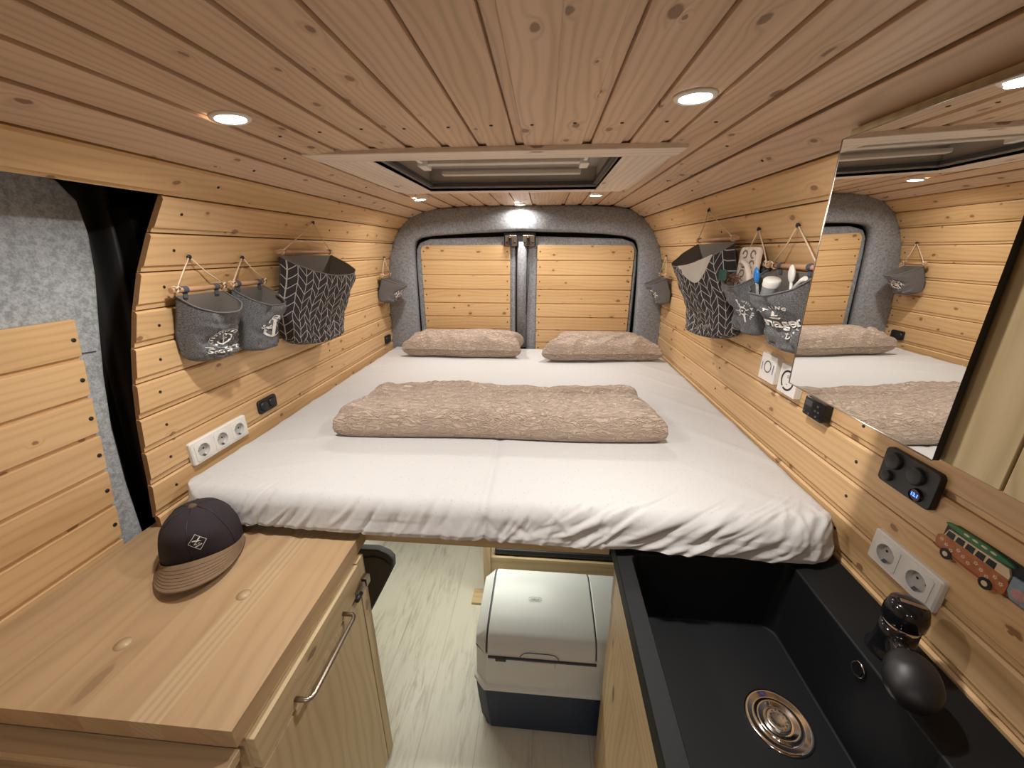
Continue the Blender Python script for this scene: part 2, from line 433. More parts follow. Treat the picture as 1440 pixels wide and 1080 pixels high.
# ------------------------------------------------------------------ shell profile (x, z), one point per board seam
PL = [(-.085,.255),(-.182,.255),(-.279,.255),(-.376,.255),(-.473,.253),(-.570,.250),(-.666,.241),(-.760,.221),(-.849,.183),
      (-.921,.121),(-.968,.037),(-.996,-.055),(-1.011,-.146),(-1.020,-.236),(-1.026,-.326),(-1.030,-.416),(-1.030,-.505),(-1.030,-.595),(-1.030,-.685),
      (-1.03,-.775),(-1.03,-.865),(-1.03,-.955),(-1.03,-1.045),(-1.03,-1.135),(-1.03,-1.225),(-1.03,-1.315),(-1.03,-1.405),(-1.03,-1.495),(-1.03,-1.58)]
PR = [(.012,.255),(.109,.255),(.206,.255),(.303,.254),(.398,.250),(.490,.233),(.575,.180),(.640,.104),(.685,.017),(.712,-.070),(.726,-.163),
      (.734,-.252),(.739,-.341),(.743,-.430),(.745,-.525),(.745,-.620),(.745,-.716),(.745,-.81),(.745,-.905),(.745,-1.0),(.745,-1.095),(.745,-1.19),(.745,-1.285),(.745,-1.38),(.745,-1.475),(.745,-1.58)]
YF, YB = -1.3, 2.60
def board(b_, P0, P1, y0, y1, side, y0b=None, flat_top=False):
    """solid tongue-and-groove board between two seam points; side=+1: interior lies to the right of P0->P1"""
    d = Vector((P1[0]-P0[0], P1[1]-P0[1])); w = d.length; t = d/w; n = Vector((t.y, -t.x))*side
    prof = [(0, -.014)]+([(0, -.001), (.0015, 0), (w-.024, 0), (w-.0215, -.006)] if flat_top else [(0, -.0045), (.005, 0), (w-.019, 0), (w-.014, -.0048)])+[(w-.0035, -.006 if flat_top else -.0048), (w-.0035, -.012), (w, -.012), (w, -.014)]
    pts = [(P0[0]+t.x*a+n.x*h, P0[1]+t.y*a+n.y*h) for a, h in prof]
    ou, ov = random.random()*60, random.random()*60
    N = len(pts)
    for i in range(N):
        p, q = pts[i], pts[(i+1) % N]; va, vb = prof[i][0], prof[(i+1) % N][0]
        s0, s1 = (y0 if y0b is None else y0+(y0b-y0)*va/w), (y0 if y0b is None else y0+(y0b-y0)*vb/w)
        b_.face([(p[0], s0, p[1]), (q[0], s1, q[1]), (q[0], y1, q[1]), (p[0], y1, p[1])],
                [(s0+ou, va+ov), (s1+ou, vb+ov), (y1+ou, vb+ov), (y1+ou, va+ov)])
    for y, r in ((y0, 1), (y1, -1)):
        b_.face([(p[0], y if (r < 0 or y0b is None) else y0+(y0b-y0)*h[0]/w, p[1]) for p, h in zip(pts, prof)][::r], [(ou, ov)]*N, mi=1)
SKX0, SKX1, SKY0, SKY1 = -.507, .205, 1.20, 1.86     # roof-light cut-out

def ivs(x0, x1):
    if x1 > SKX0 and x0 < SKX1: return [(YF, SKY0), (SKY1, YB)]
    return [(YF, YB)]
cb = MB()
for P0, P1 in zip([PR[0]]+PL[:8], PL[:9]):
    a, c = sorted((P0[0], P1[0]))
    for y0, y1 in ivs(a, c): board(cb, P0, P1, y0, y1, -1, flat_top=True)
for P0, P1 in zip(PR[:6], PR[1:7]):
    for y0, y1 in ivs(P0[0], P1[0]): board(cb, P0, P1, y0, y1, 1, flat_top=True)
ceiling = struct(cb.build('ceiling', ['ceiling_pine', 'board_end']), 'pine tongue-and-groove ceiling curving down at both sides')
wl = MB()
edge = {9: .952, 10: .940, 11: .912, 12: .885, 13: .862, 14: .842, 15: .826, 16: .812, 17: .800}
for i in range(8, len(PL)-1):
    y0 = YF if i == 8 else edge.get(i, .79)
    # short butt joints as in the real cladding
    board(wl, PL[i], PL[i+1], y0, YB, -1, None if i == 8 else edge.get(i+1, .785)+.001)
wall_left = struct(wl.build('wall_left', ['wall_pine', 'board_end']), 'pine cladding of the left van wall')
wr = MB()
for i in range(6, len(PR)-1): board(wr, PR[i], PR[i+1], YF, YB, 1)
wall_right = struct(wr.build('wall_right', ['wall_pine', 'board_end']), 'pine cladding of the right van wall')

fl = MB().box(-1.6, .80, YF-.05, 2.75, -1.60, -1.57)
struct(fl.build('floor', 'vinyl'), 'pale oak-look vinyl plank floor')
ff = MB()
for k in range(20): ff.box(-1.30, .78, YF-.03, YF, -1.57+.098*k, -1.57+.098*k+.093, grain='x')
struct(ff.build('wall_front', 'wall_pine'), 'pine partition behind the camera')
# outer skin closing the body so that no sky leaks in
sk = MB()
sk.box(-1.62, .84, YF-.1, YF-.05, -1.6, .5).box(-1.62, .84, 2.75, 2.80, -1.6, .5).box(-1.62, -1.57, YF-.1, 2.8, -1.6, .5).box(.80, .84, YF-.1, 2.8, -1.6, .5)
sk.box(-1.62, SKX0-.05, YF-.1, 2.8, .5, .53).box(SKX1+.05, .84, YF-.1, 2.8, .5, .53).box(SKX0-.05, SKX1+.05, YF-.1, SKY0-.05, .5, .53).box(SKX0-.05, SKX1+.05, SKY1+.05, 2.8, .5, .53)
struct(sk.build('trim_1', 'void'), 'dark van body shell behind the cladding')

# screws: one small black head per board at each fixing station
sc_bm = MB().lathe([(0, .0012), (.0034, .001), (.0040, 0), (.0040, -.001)], (0, 0, 0), n=10)
first_screw = sc_bm.build('screw', 'black'); first_screw['_'] = 1
screw_mesh = first_screw.data; bpy.data.objects.remove(first_screw)
def screws(parent, pts, side, i0, i1, ys, cap=95):
    n_ = 0
    for i in range(i0, i1):
        P0, P1 = pts[i], pts[i+1]
        t = Vector((P1[0]-P0[0], 0, P1[1]-P0[1])).normalized(); nn = Vector((t.z, 0, -t.x))*side
        for y in ys(i):
            if n_ >= cap: return
            f = .38+random.random()*.12
            p = Vector((P0[0]+(P1[0]-P0[0])*f, y+random.uniform(-.006, .006), P0[1]+(P1[1]-P0[1])*f)) + nn*.0006
            s_ = bpy.data.objects.new('screw', screw_mesh); C.objects.link(s_); s_.parent = parent
            s_.location = p; s_.rotation_mode = 'QUATERNION'; s_.rotation_quaternion = nn.to_track_quat('Z', 'Y'); n_ += 1
cl = [PR[0]]+PL[:9]
screws(ceiling, cl, -1, 0, 9, lambda i: [.30, .965, 1.96, 2.40] if i < 7 else [1.12, 1.62, 2.44])
screws(ceiling, PR, 1, 0, 6, lambda i: [.30, .965, 1.96, 2.40] if i < 4 else [1.12, 1.62, 2.44], cap=40)
screws(wall_left, PL, -1, 8, 18, lambda i: [edge.get(i, .95)+.055, 1.74, 2.50] if i not in (8,) else [1.08, 1.74, 2.50])
screws(wall_right, PR, 1, 6, 16, lambda i: [.862, 1.62, 2.50])

# ------------------------------------------------------------------ roof light (skylight)
sky = struct(thing('window_1', 'roof light with pale wooden surround and drawn blind', 'x', (-.160, 1.52, .25)))
del sky['category']
def flat_board(b_, x0, x1, y0, y1, z0, z1, grain): b_.box(x0, x1, y0, y1, z0, z1, grain)
X0, X1, Y0, Y1 = -.672, .350, 1.138, 1.900
for a in ((X0, X1, Y0, Y0+.090, 'x'), (X0+.03, X1-.03, Y1-.06, Y1, 'x'), (X0+.01, X0+.165, Y0+.090, Y1-.06, 'y'), (X1-.145, X1-.01, Y0+.090, Y1-.06, 'y')):
    MB().box(a[0], a[1], a[2], a[3], .243, .257, a[4]).build('frame_board', 'pale_wood', sky, bevel=.002)
ix0, ix1, iy0, iy1 = -.507, .205, 1.228, 1.840
tr = MB()
for (a, b2, c, d) in ((ix0-.012, ix0, iy0, iy1), (ix1, ix1+.012, iy0, iy1), (ix0, ix1, iy0-.012, iy0), (ix0, ix1, iy1, iy1+.012)):
    tr.box(a, b2, c, d, .245, .335)
tr.build('shaft_lining', 'blind', sky)
sl = MB()
for (a, b2, c, d) in ((ix0, ix0+.014, iy0, iy1), (ix1-.014, ix1, iy0, iy1), (ix0, ix1, iy0, iy0+.012), (ix0, ix1, iy1-.012, iy1)):
    sl.box(a, b2, c, d, .262, .276)
sl.build('rubber_seal', 'dark_line', sky)
MB().box(ix0, ix1, iy0, iy1, .330, .334).build('blind', 'blind', sky)
for y, z, r in ((1.475, .280, .013), (1.70, .284, .010)):
    MB().box(ix0+.085, ix1-.075, y, y+.035, z, z+.016).build('blind_bar', 'bar_white', sky, bevel=.004)
for x in (ix0+.075, ix1-.085):
    MB().box(x-.012, x+.018, 1.45, 1.53, .270, .300).box(x-.004, x+.010, 1.39, 1.46, .278, .292).build('blind_catch', 'white_plastic', sky, bevel=.003)
MB().box(ix0-.05, ix1+.05, iy0-.05, iy1+.05, .40, .41).build('roof_pane', 'glass', sky)

# ------------------------------------------------------------------ ceiling lights
def ceiling_light():
    t = thing('ceiling_light', '', 'light', (0, 0, .255), 'round downlights in the pine ceiling')
    MB().lathe([(.027, -.004), (.031, -.006), (.036, -.003), (.037, 0), (.027, 0)], (0, 0, .255), n=36).build('trim_ring', 'white_plastic', t)
    MB().lathe([(0, -.0045), (.020, -.0045), (.0275, -.0038), (.0275, 0)], (0, 0, .255), n=36).build('diffuser', 'led', t)
    return t
cl0 = ceiling_light()
spots = [(-.62, .832, 'left of the two large lit downlights, above the sliding door', .2465, -6), (.253, .820, 'right of the two large lit downlights, nearest the mirror', .255, 0),
         (-.640, 2.10, 'small lit downlight at the rear left corner of the roof light', .2455, -6), (-.155, 2.45, 'small lit downlight in the middle above the rear doors', .255, 0),
         (.236, 2.085, 'small lit downlight at the rear right corner of the roof light', .255, 0)]
LP = []
for k, (x, y, lab, z, tilt) in enumerate(spots):
    t = cl0 if k == 0 else copy_tree(cl0)
    t['label'] = lab; t.location = (x, y, z-.001); t.rotation_euler = (0, math.radians(tilt), 0)
    LP.append((x, y, z, tilt))
def area(name, loc, rot, size, power, col, size_y=None, spread=PI):
    l = bpy.data.lights.new(name, 'AREA'); l.shape = 'DISK' if size_y is None else 'RECTANGLE'; l.size = size
    if size_y: l.size_y = size_y
    l.energy = power; l.color = col; l.spread = spread
    o = bpy.data.objects.new(name, l); C.objects.link(o); o.location = loc; o.rotation_euler = rot; return o
PW = [4.6, 5.8, 3.8, 1.6, 3.8]
for (x, y, z, tilt), p in zip(LP, PW):
    area('led_or_fill_light', (x, y, z-.010), (0, math.radians(tilt), 0), .05, p, (1, .965, .92), spread=2.8)
# two cool fill lights added out of view behind the camera to soften contrast
for x, p in ((-.45, 4.4), (.15, 1.6)):
    area('led_or_fill_light', (x, -.75, .24), (0, 0, 0), .07, p, (.93, .97, 1), spread=2.8)
# LED strip that lights the garage under the bed
area('led_strip', (-.35, 1.30, -.80), (math.radians(4), 0, 0), .8, 5.2, (1, 1, .88), size_y=.05)

# ------------------------------------------------------------------ rear doors and felt surround
YR = 2.55
def rear_outline():
    return [(-1.045, -.72), (-1.025, -.45), (-1.01, -.2), (-.985, -.05), (-.93, .08), (-.865, .165), (-.80, .200), (-.70, .219), (-.45, .232), (-.16, .236), (.20, .232), (.42, .222), (.52, .195), (.60, .135), (.66, .05), (.70, -.06), (.72, -.25), (.745, -.45), (.76, -.72)]
def rear_inner():
    return [(-.845, -.72), (-.845, -.45), (-.84, -.1), (-.835, .02), (-.825, .055), (-.80, .073), (-.72, .086), (-.50, .100), (-.16, .112), (.16, .104), (.36, .095), (.50, .080), (.555, .055), (.570, .01), (.578, -.1), (.585, -.25), (.59, -.45), (.592, -.72)]
def resample(pts, n):
    L = [0]
    for a, b2 in zip(pts, pts[1:]): L.append(L[-1]+math.dist(a, b2))
    out = []
    for k in range(n+1):
        s = L[-1]*k/n; i = 0
        while i < len(L)-2 and L[i+1] < s: i += 1
        f = (s-L[i])/(L[i+1]-L[i]); out.append((pts[i][0]+(pts[i+1][0]-pts[i][0])*f, pts[i][1]+(pts[i+1][1]-pts[i][1])*f))
    return out
ro = resample([(x+(.016 if x > -.15 else -.016)*min(1, abs(x+.15)/.5), z+.020*max(0, min(1, (z+.1)/.2))) for x, z in rear_outline()], 90); ri = resample(rear_inner(), 90)
fb = MB()
def rf(u, v):
    i = min(90, int(round(u*90))); o_, n_ = Vector(ro[i]), Vector(ri[i])
    p = o_.lerp(n_, max(0, min(1, v*1.25-.1)))
    bulge = -.03*math.sin(PI*min(1, max(0, v)))**.5 + .05*max(0, v-.88)/.12 + nz(p.x*6, p.y*6)*.004
    return (p.x, YR-.005+bulge, p.y)
fb.grid(rf, 90, 14)
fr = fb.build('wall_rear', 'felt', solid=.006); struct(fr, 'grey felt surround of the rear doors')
for k in range(0, 90, 4):
    s_ = bpy.data.objects.new('screw', screw_mesh); C.objects.link(s_); s_.parent = fr
    p = Vector(ro[k]).lerp(Vector(ri[k]), .06); s_.location = (p.x, YR-.022, p.y); s_.rotation_euler = (PI/2, 0, 0)
dk = MB().box(-1.1, .80, YR+.09, YR+.10, -1.6, .30)
struct(dk.build('trim_2', 'void'), 'dark seal gap between the rear door wings')

def rear_door(name, xo, xi, wx0, wx1, lab):
    d = thing(name, lab, 'x', ((xo+xi)/2, YR+.03, -.9)); del d['category']; struct(d)
    b_ = MB()
    s = 1 if xi > xo else -1
    poly = [(xo, -1.5), (xi, -1.5), (xi, .085 if name == 'door_1' else .085), (xo+s*.10, .068), (xo+s*.03, .045), (xo+s*.006, .0), (xo, -.1)]
    b_.prism(poly, 'y', YR+.02, YR+.06)
    b_.build('felt_panel', 'felt', d, bevel=.014, bseg=3)
    zt = .030; zs = [zt-.0, -.064, -.154, -.244, -.332, -.420, -.505, -.590, -.675]
    wb = MB()
    lo, hi = min(wx0, wx1), max(wx0, wx1)
    for k in range(len(zs)-1):
        z1, z0 = zs[k], zs[k+1]; o = (random.random()*40, random.random()*40)
        x_lo, x_hi = lo, hi
        if k == 0:
            # rounded outer top corner
            r = .035; xc = lo+r if s > 0 else hi-r
            poly = [(lo, z0+.006), (hi, z0+.006)]
            if s > 0: poly += [(hi, z1)]+[(xc-r*math.sin(a), z1-r+r*math.cos(a)) for a in [PI/2*q/6 for q in range(7)]]
            else: poly += [(xc+r*math.cos(a), z1-r+r*math.sin(a)) for a in [PI/2*q/6 for q in range(7)]]+[(lo, z1)]
            wb.prism(poly, 'y', YR+.004, YR+.02, grain='x')
        else: wb.box(x_lo, x_hi, YR+.004, YR+.02, z0+.006, z1, grain='x')
        wb.box(x_lo+.003, x_hi-.003, YR+.010, YR+.02, z0-.002, z0+.007, grain='x')
    pn = wb.build('pine_panel', 'wall_pine', d, bevel=.0015)
    for k in range(len(zs)-1):
        for x in (lo+.018, hi-.018):
            q = bpy.data.objects.new('screw', screw_mesh); C.objects.link(q); q.parent = d
            q.location = Vector((x, YR+.0035, (zs[k]+zs[k+1])/2+.01))-Vector(d.location); q.rotation_euler = (PI/2, 0, 0)
    return d
d1 = rear_door('door_1', -.838, -.185, -.797, -.222, 'left rear door wing with pine panel in grey felt')
d2 = rear_door('door_2', .572, -.118, -.050, .545, 'right rear door wing with pine panel in grey felt')
MB().tube([(-.145, YR+.016, .05), (-.147, YR+.012, -.2), (-.145, YR+.016, -.62)], .030, 14).build('felt_roll', 'felt', d2)
MB().tube([(-.106, YR+.003, .03), (-.104, YR+.001, -.2), (-.116, YR+.003, -.40)], .003, 6).build('felt_seam', 'dark_line', d2)
MB().box(-.182, -.176, YR+.012, YR+.03, -.64, .1).build('gap_seal', 'void', d1)
for d, sx in ((d1, -.215), (d2, -.105)):
    b_ = MB(); b_.box(sx-.036, sx+.036, YR-.012, YR-.006, .025, .088)
    o = b_.build('latch_plate', 'dull_steel', d, bevel=.002)
    MB().box(sx-.012, sx+.006, YR-.030, YR-.012, .030, .080).build('latch_hook', 'black', o, bevel=.002)
    MB().lathe([(0, -.028), (.008, -.026), (.009, 0), (0, 0)], (sx-.004, YR-.012, .080), (0, 1, 0), n=16).build('latch_stud', 'chrome', o)
    for q in (-.026, .024): MB().lathe([(0, -.004), (.006, -.003), (.006, 0)], (sx+q, YR-.012, .048), (0, 1, 0), n=14).build('latch_bolt', 'black', o)
MB().box(-.258, -.062, YR-.004, YR+.03, .024, .104).build('latch_recess', 'void', d2)

# ------------------------------------------------------------------ sliding door on the left
sd = thing('door_3', 'sliding side door lined with grey felt and a pine panel', 'x', (-1.12, .4, -1.3)); del sd['category']; struct(sd)
FELT = [(.789, -.762), (.795, -.584), (.809, -.427), (.832, -.300), (.860, -.180), (.891, -.058), (.906, .036), (.905, .109), (.875, .153), (.818, .167), (.70, .180)]
fp = MB()
poly = [(-.6, -1.5), (.775, -1.5), (.785, -.77)]+FELT+[(-.6, .19)]
fp.prism(poly, 'x', -1.12, -1.09)
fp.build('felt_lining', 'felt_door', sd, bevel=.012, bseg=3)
fm = MB().prism([(.70, -.222), (.829, -.232), (.829, -.235), (.70, -.225)], 'x', -1.091, -1.0885)
fm.build('felt_seam', 'dark_line', sd)
pw = MB(); z = -.150; k = 0
while z > -1.3:
    y1 = .800-(-.15-z)*.128
    pw.prism([(-.6, z-.084), (y1-.012, z-.084), (y1, z), (-.6, z)], 'x', -1.09, -1.074, grain='y')
    pw.prism([(-.6, z-.094), (y1-.016, z-.094), (y1-.014, z-.083), (-.6, z-.083)], 'x', -1.09, -1.080, grain='y')
    q = bpy.data.objects.new('screw', screw_mesh); C.objects.link(q); q.parent = sd
    q.location = Vector((-1.0735, y1-.018, z-.045))-Vector(sd.location); q.rotation_euler = (0, PI/2, 0); q.scale = (1.3, 1.3, 1)
    z -= .093; k += 1
pw.build('pine_panel', 'wall_pine', sd, bevel=.002)
bp = MB()
bp.box(-1.20, -1.17, -1.0, 1.3, -1.5, .40)
bp.box(-1.17, -1.062, .985, 1.02, -1.5, .10)
bp.box(-1.17, -1.0, -1.0, 1.0, .17, .21)
struct(bp.build('trim_3', 'void'), 'black painted pillar behind the sliding door')
# pillar with soft ridges
rd = MB()
def pil(u, v):
    z = .17-1.2*u; y = .80+.20*v-(0.09*u*1.0)
    return (-1.150+.03*math.sin(v*9)+.008*math.sin(v*23+u*2), y+.02, z)
rd.grid(pil, 30, 30)
struct(rd.build('trim_4', 'black'), 'black ribbed door pillar')
# wheel-arch box and white lower lining visible under the bed
MB_ = MB().box(-1.02, -.86, 1.10, 1.75, -1.565, -1.30)
struct(MB_.build('trim_5', 'white_plastic', bevel=.01), 'white boxed wheel arch under the bed')

# ------------------------------------------------------------------ bed frame, mattress, bedding
bf = thing('bed_frame', 'pine bed base with a front rail spanning between counter and sink', 'bed frame', (-.15, 1.6, -.76))
MB().box(-1.015, .190, .832, .862, -.762, -.712, grain='x').build('front_rail', 'cabinet_pine', bf, bevel=.002)
MB().box(-1.015, .735, 2.47, 2.50, -.762, -.712, grain='x').build('rear_rail', 'cabinet_pine', bf, bevel=.002)
for k in range(13):
    y = .90+k*.125; xr = .735 if y > .87 else .19
    MB().box(-1.01, .73, y, y+.07, -.722, -.706, grain='x').build('slat', 'cabinet_pine', bf)
for x in (-1.01, .705): MB().box(x, x+.025, .862 if x < 0 else .95, 2.47, -.762, -.722, grain='y').build('side_rail', 'cabinet_pine', bf)

def wrap1(a, X, r):
    """arc-length a measured from the centre -> (position, drop)"""
    s = 1 if a >= 0 else -1; a = abs(a)
    if a <= X-r: return s*a, 0
    t = (a-(X-r))/r
    if t <= PI/2: return s*(X-r+r*math.sin(t)), r*(1-math.cos(t))
    return s*X, r+(a-(X-r)-r*PI/2)
mt = MB(); mx, my = -.133, 1.655; HX, HY, RR, TH = .872, .842, .030, .080
def mfold(p, side):
    return 0
rc = random.Random(5); CREASE = []
for k in range(90):
    x0 = rc.uniform(-1.05, .12); a = math.radians(rc.uniform(28, 62)); CREASE.append((x0, rc.uniform(-.07, .035), math.cos(a), math.sin(a), rc.uniform(.07, .16), rc.uniform(.004, .008), rc.choice((1, -1))*rc.uniform(.003, .007)))
for k in range(34):
    x0 = rc.uniform(-.02, .48); a = math.radians(rc.uniform(4, 20)); L_ = rc.uniform(.14, .34); CREASE.append((x0, rc.uniform(-.03, .045), math.cos(a), math.sin(a), L_, rc.uniform(.004, .008), rc.choice((1, 1, -1, -1))*rc.uniform(.004, .009)))
for k in range(12):
    x0 = rc.uniform(.56, .70); a = math.radians(rc.uniform(20, 80)); CREASE.append((x0, rc.uniform(0, .06), math.cos(a), math.sin(a), rc.uniform(.06, .14), rc.uniform(.005, .009), rc.uniform(.005, .010)))
for k in range(10):
    x0 = rc.uniform(-.10, .10); a = math.radians(rc.choice((35, 50, 130, 145))); CREASE.append((x0, rc.uniform(0, .04), math.cos(a), math.sin(a), rc.uniform(.04, .09), rc.uniform(.005, .008), rc.uniform(-.004, .004)))
def mat_pt(u, v):
    # denser sampling near the front edge
    A = HX-RR+RR*PI/2+(TH-RR); B = HY-RR+RR*PI/2+(TH-RR)
    a = (2*u-1)*A
    vv = v; b2 = -B+2*B*(vv**1.5)
    px, dx = wrap1(a, HX, RR); py, dy = wrap1(b2, HY, RR)
    # round plan corners
    RC = .105 if px < 0 else .09
    cx, cy = max(0, abs(px)-(HX-RC)), max(0, abs(py)-(HY-RC))
    L = math.hypot(cx, cy)
    if L > RC and py < 0:
        f = RC/L; px = math.copysign(HX-RC+cx*f, px); py = math.copysign(HY-RC+cy*f, py)
    z = -.616-min(TH-.004*max(0, min(1, (-.3-px)*3)), math.hypot(dx, dy) if dx < RR and dy < RR else max(dx, dy))
    x, y = px+mx, py+my-(.030*min(1, max(0, dy)/.07) if py < 0 else 0)
    front = max(0, min(1, (.93-y)/.10))
    drop = min(1, (dx+dy)/.05)
    out = 0; up = 0
    if y < 1.02:
        t_ = b2+B                                   # distance from the hem along the cloth
        for (cx0, ct0, cdx, cdt, cl_, cw_, ca_) in CREASE:
            ex, et = x-cx0, t_-ct0; al = ex*cdx+et*cdt
            if al < -.02 or al > cl_+.02: continue
            bend = .22*al*al/cl_
            d_ = (-ex*cdt+et*cdx-bend)/cw_
            if abs(d_) > 3: continue
            env = max(0, math.sin(PI*min(1, max(0, (al+.01)/(cl_+.02)))))**.6
            out += .72*ca_*env*math.exp(-d_*d_)
    fr_ = max(.12, drop)
    y -= out*fr_*min(1, front*1.6+.2)+drop*front*.010*nz(x*4, z*6); up = out*(1-drop)*.6
    z += up
    # hem sags a little on the sink side
    if drop > .9 and front > .2: z -= .008*max(0, nz(x*4, 3))+.008*max(0, min(1, (x-.15)*3))*(1-max(0, min(1, (x-.62)*8)))
    top = 1-drop
    z += top*(.0035*nz(x*2.3, y*2.6, 1)+.0022*(1-abs(nz(x*5+y*2, y*2.2, 7))*3)*max(0, min(1, (.35-(x+1.0)*1.0)*2 + .2)) )
    z += top*.004*max(0, nz(x*7-y*5, y*2, 3))*max(0, min(1, (x-.35)*3))
    z -= .007*math.exp(-((x+.14)/.012)**2)*top*max(0, min(1, (1.6-y)*1.5)) + .005*math.exp(-((x+.15)/.018)**2)*drop*front*0
    y += .010*math.exp(-((x+.14+.06*(z+.65))/.012)**2)*front*(.3+drop)
    # light long pulls toward the right edge
    z += top*.0032*max(0, math.sin((x*1.2+y*.9)*22+nz(x*2, y)*3))**4*max(0, min(1, (x-.40)*5))
    z += top*.003*max(0, math.sin((x*.5-y*1.3)*26+nz(x*2, y, 4)*4))**5*max(0, min(1, (-.55-x)*4))
    return (x, y, z)
mt.grid(mat_pt, 420, 300)
mo = mt.build('mattress', 'sheet', loc=(mx, my, -.70))
tag(mo, 'wide mattress in a white speckled fitted sheet filling the van between both walls', 'mattress')

def cushion(b_, corner, zb, h, nu, nv, wr_, edge=.30, warpfn=None, eu=7, ev=5):
    """closed soft slab; corner: fn(u,v)->(x,y)"""
    for top in (1, 0):
        def f(u, v):
            x, y = corner(u, v)
            e = max(0, (1-abs(2*u-1)**eu))**edge*max(0, (1-abs(2*v-1)**ev))**edge
            z = zb+h*.35+(h*.65*e if top else -h*.35*min(1, e*1.3))
            z += wr_(u, v, x, y)*(e if top else 0)
            return Vector((x, y, z)) + (warpfn(u, v, top) if warpfn else Vector((0, 0, 0)))
        b_.grid(f, nu, nv)
def quad(c):
    def f(u, v):
        a = Vector(c[0]).lerp(Vector(c[1]), u); b2 = Vector(c[3]).lerp(Vector(c[2]), u); p = a.lerp(b2, v); return p.x, p.y
    return f
dv = MB(); dq = quad([(-.715, 1.150), (.425, 1.185), (.372, 1.50), (-.650, 1.475)])
def dcorner(u, v):
    x, y = dq(u, v)
    y += .018*math.sin(u*7)*(v) - .006*math.sin(u*9+1)*(1-v)
    x += (.028*nz(v*3, 2 if u < .5 else 6) + (-.020 if u > .5 else -.0)*math.sin(PI*v))*abs(2*u-1)**4
    return x, y
def dwr(u, v, x, y):
    z = .010*nz(x*3, y*5, 1)+.006*nz(x*9, y*12, 2)
    z += .012*math.exp(-((v-.62-.25*(u-.5))/.06)**2)*math.exp(-((u-.72)/.25)**2)
    z -= .014*math.exp(-((v-.45-.2*u)/.05)**2)*math.exp(-((u-.7)/.3)**2)
    z += .006
    z += .006*(1-abs(nz(x*9+y*4, y*26, 3))*3)+.003*(1-abs(nz(x*30, y*60, 8))*3)
    return z
cushion(dv, dcorner, -.612, .098, 260, 100, dwr, .27, None, 22, 7)
tag(dv.build('duvet', 'linen', loc=(-.13, 1.33, -.615)), 'folded beige crinkled duvet lying across the middle of the mattress', 'duvet')

def pillow(q, h, lab, seed, curl):
    b_ = MB(); fq = quad(q)
    def cor(u, v):
        x, y = fq(u, v)
        k = abs(2*u-1)**3*abs(2*v-1)**3
        x += math.copysign(.030, u-.5)*k - math.copysign(.012, u-.5)*(1-abs(2*v-1)**2)*abs(2*u-1)**3
        y += .02*nz(u*3, seed)*(1-v)
        return x, y
    def wr_(u, v, x, y):
        z = .010*nz(x*5, y*8, seed)
        d = (u*1.1+v*(.9 if curl > 0 else -.7))*curl
        m = max(0, 1-v*1.25)
        z += .026*m*((1-abs(math.sin(d*11+2*nz(x*3, y*3, seed))))**2-.3)
        z += .010*(1-abs(nz(x*12+y*9, y*20, seed))*3)*m
        return z
    def wp(u, v, top):
        n_ = (nz(u*9+seed, v*6)*.008)
        # the front edge bulges forward and low
        return Vector((0, -.02*(1-v)**3*(1 if top else .6)+n_*(1-v), 0))
    cushion(b_, cor, -.611, h, 150, 70, wr_, .30, wp, 10, 4.5)
    o = b_.build('pillow', 'linen', loc=((q[0][0]+q[1][0])/2, 2.33, -.61)); tag(o, lab, 'pillow', 'beige pillows in front of the rear doors'); return o
pillow([(-.825, 2.225), (-.155, 2.235), (-.150, 2.475), (-.80, 2.46)], .135, 'beige crinkled pillow lying in front of the left rear door', 3.1, 1)
pillow([(.020, 2.185), (.660, 2.215), (.575, 2.50), (.105, 2.49)], .130, 'beige crinkled pillow lying in front of the right rear door', 8.4, -1)

# ------------------------------------------------------------------ left kitchen cabinet with worktop
wt = thing('worktop', 'oiled wooden worktop on the left cabinet by the sliding door', 'worktop', (-.77, .6, -.76))
cw = MB(); xs = [-1.068, -.93, -.84, -.745, -.655, -.60, -.475]
for k in range(len(xs)-1):
    cw.box(xs[k], xs[k+1], .357, .834, -.760, -.720, grain='y', mi=1 if k == 4 else 0)
cwo = cw.build('board', ['counter_wood', 'counter_wood_b'], wt)
for (x, y) in ((-.795, .475), (-.645, .60)):
    MB().lathe([(0, .0004), (.0135, .0004), (.0135, 0)], (x, y, -.720), n=28).build('plug', 'counter_wood_b', wt)
    rb = MB().lathe([(.0132, .0006), (.0144, .0006), (.0144, 0)], (x, y, -.720), n=28); rb.build('plug_joint', 'dark_pine', wt)
cbn = thing('kitchen_cabinet', 'pine base cabinet with drawer and door under the left worktop', 'cabinet', (-.77, .6, -1.57))
MB().box(-1.012, -.476, .372, .786, -1.568, -.762, grain='z').build('body', 'cabinet_pine', cbn, bevel=.002)
dr = MB().box(-.476, -.460, .372, .748, -.842, -.766, grain='y').build('drawer', 'cabinet_pine', cbn, bevel=.0015)
do = MB().box(-.476, -.460, .372, .740, -1.545, -.847, grain='z').build('door', 'cabinet_pine', cbn, bevel=.0015)
MB().box(-.476, -.464, .750, .786, -1.568, -.764, grain='z').build('side_stile', 'cabinet_pine', cbn, bevel=.0015)
hb = MB().tube([(-.460, .468, -.822), (-.436, .468, -.822), (-.430, .473, -.822), (-.428, .482, -.822), (-.428, .640, -.822), (-.430, .649, -.822), (-.436, .654, -.822), (-.460, .654, -.822)], .0048, 12)
hb.build('bar_handle', 'dull_steel', dr)
lt = MB().box(-.460, -.450, .715, .752, -.842, -.824).box(-.460, -.446, .722, .742, -.838, -.828)
lo_ = lt.build('latch', 'dull_steel', cbn, bevel=.001)
MB().box(-.464, -.448, .756, .776, -.846, -.820).build('strike_plate', 'dull_steel', lo_, bevel=.001)
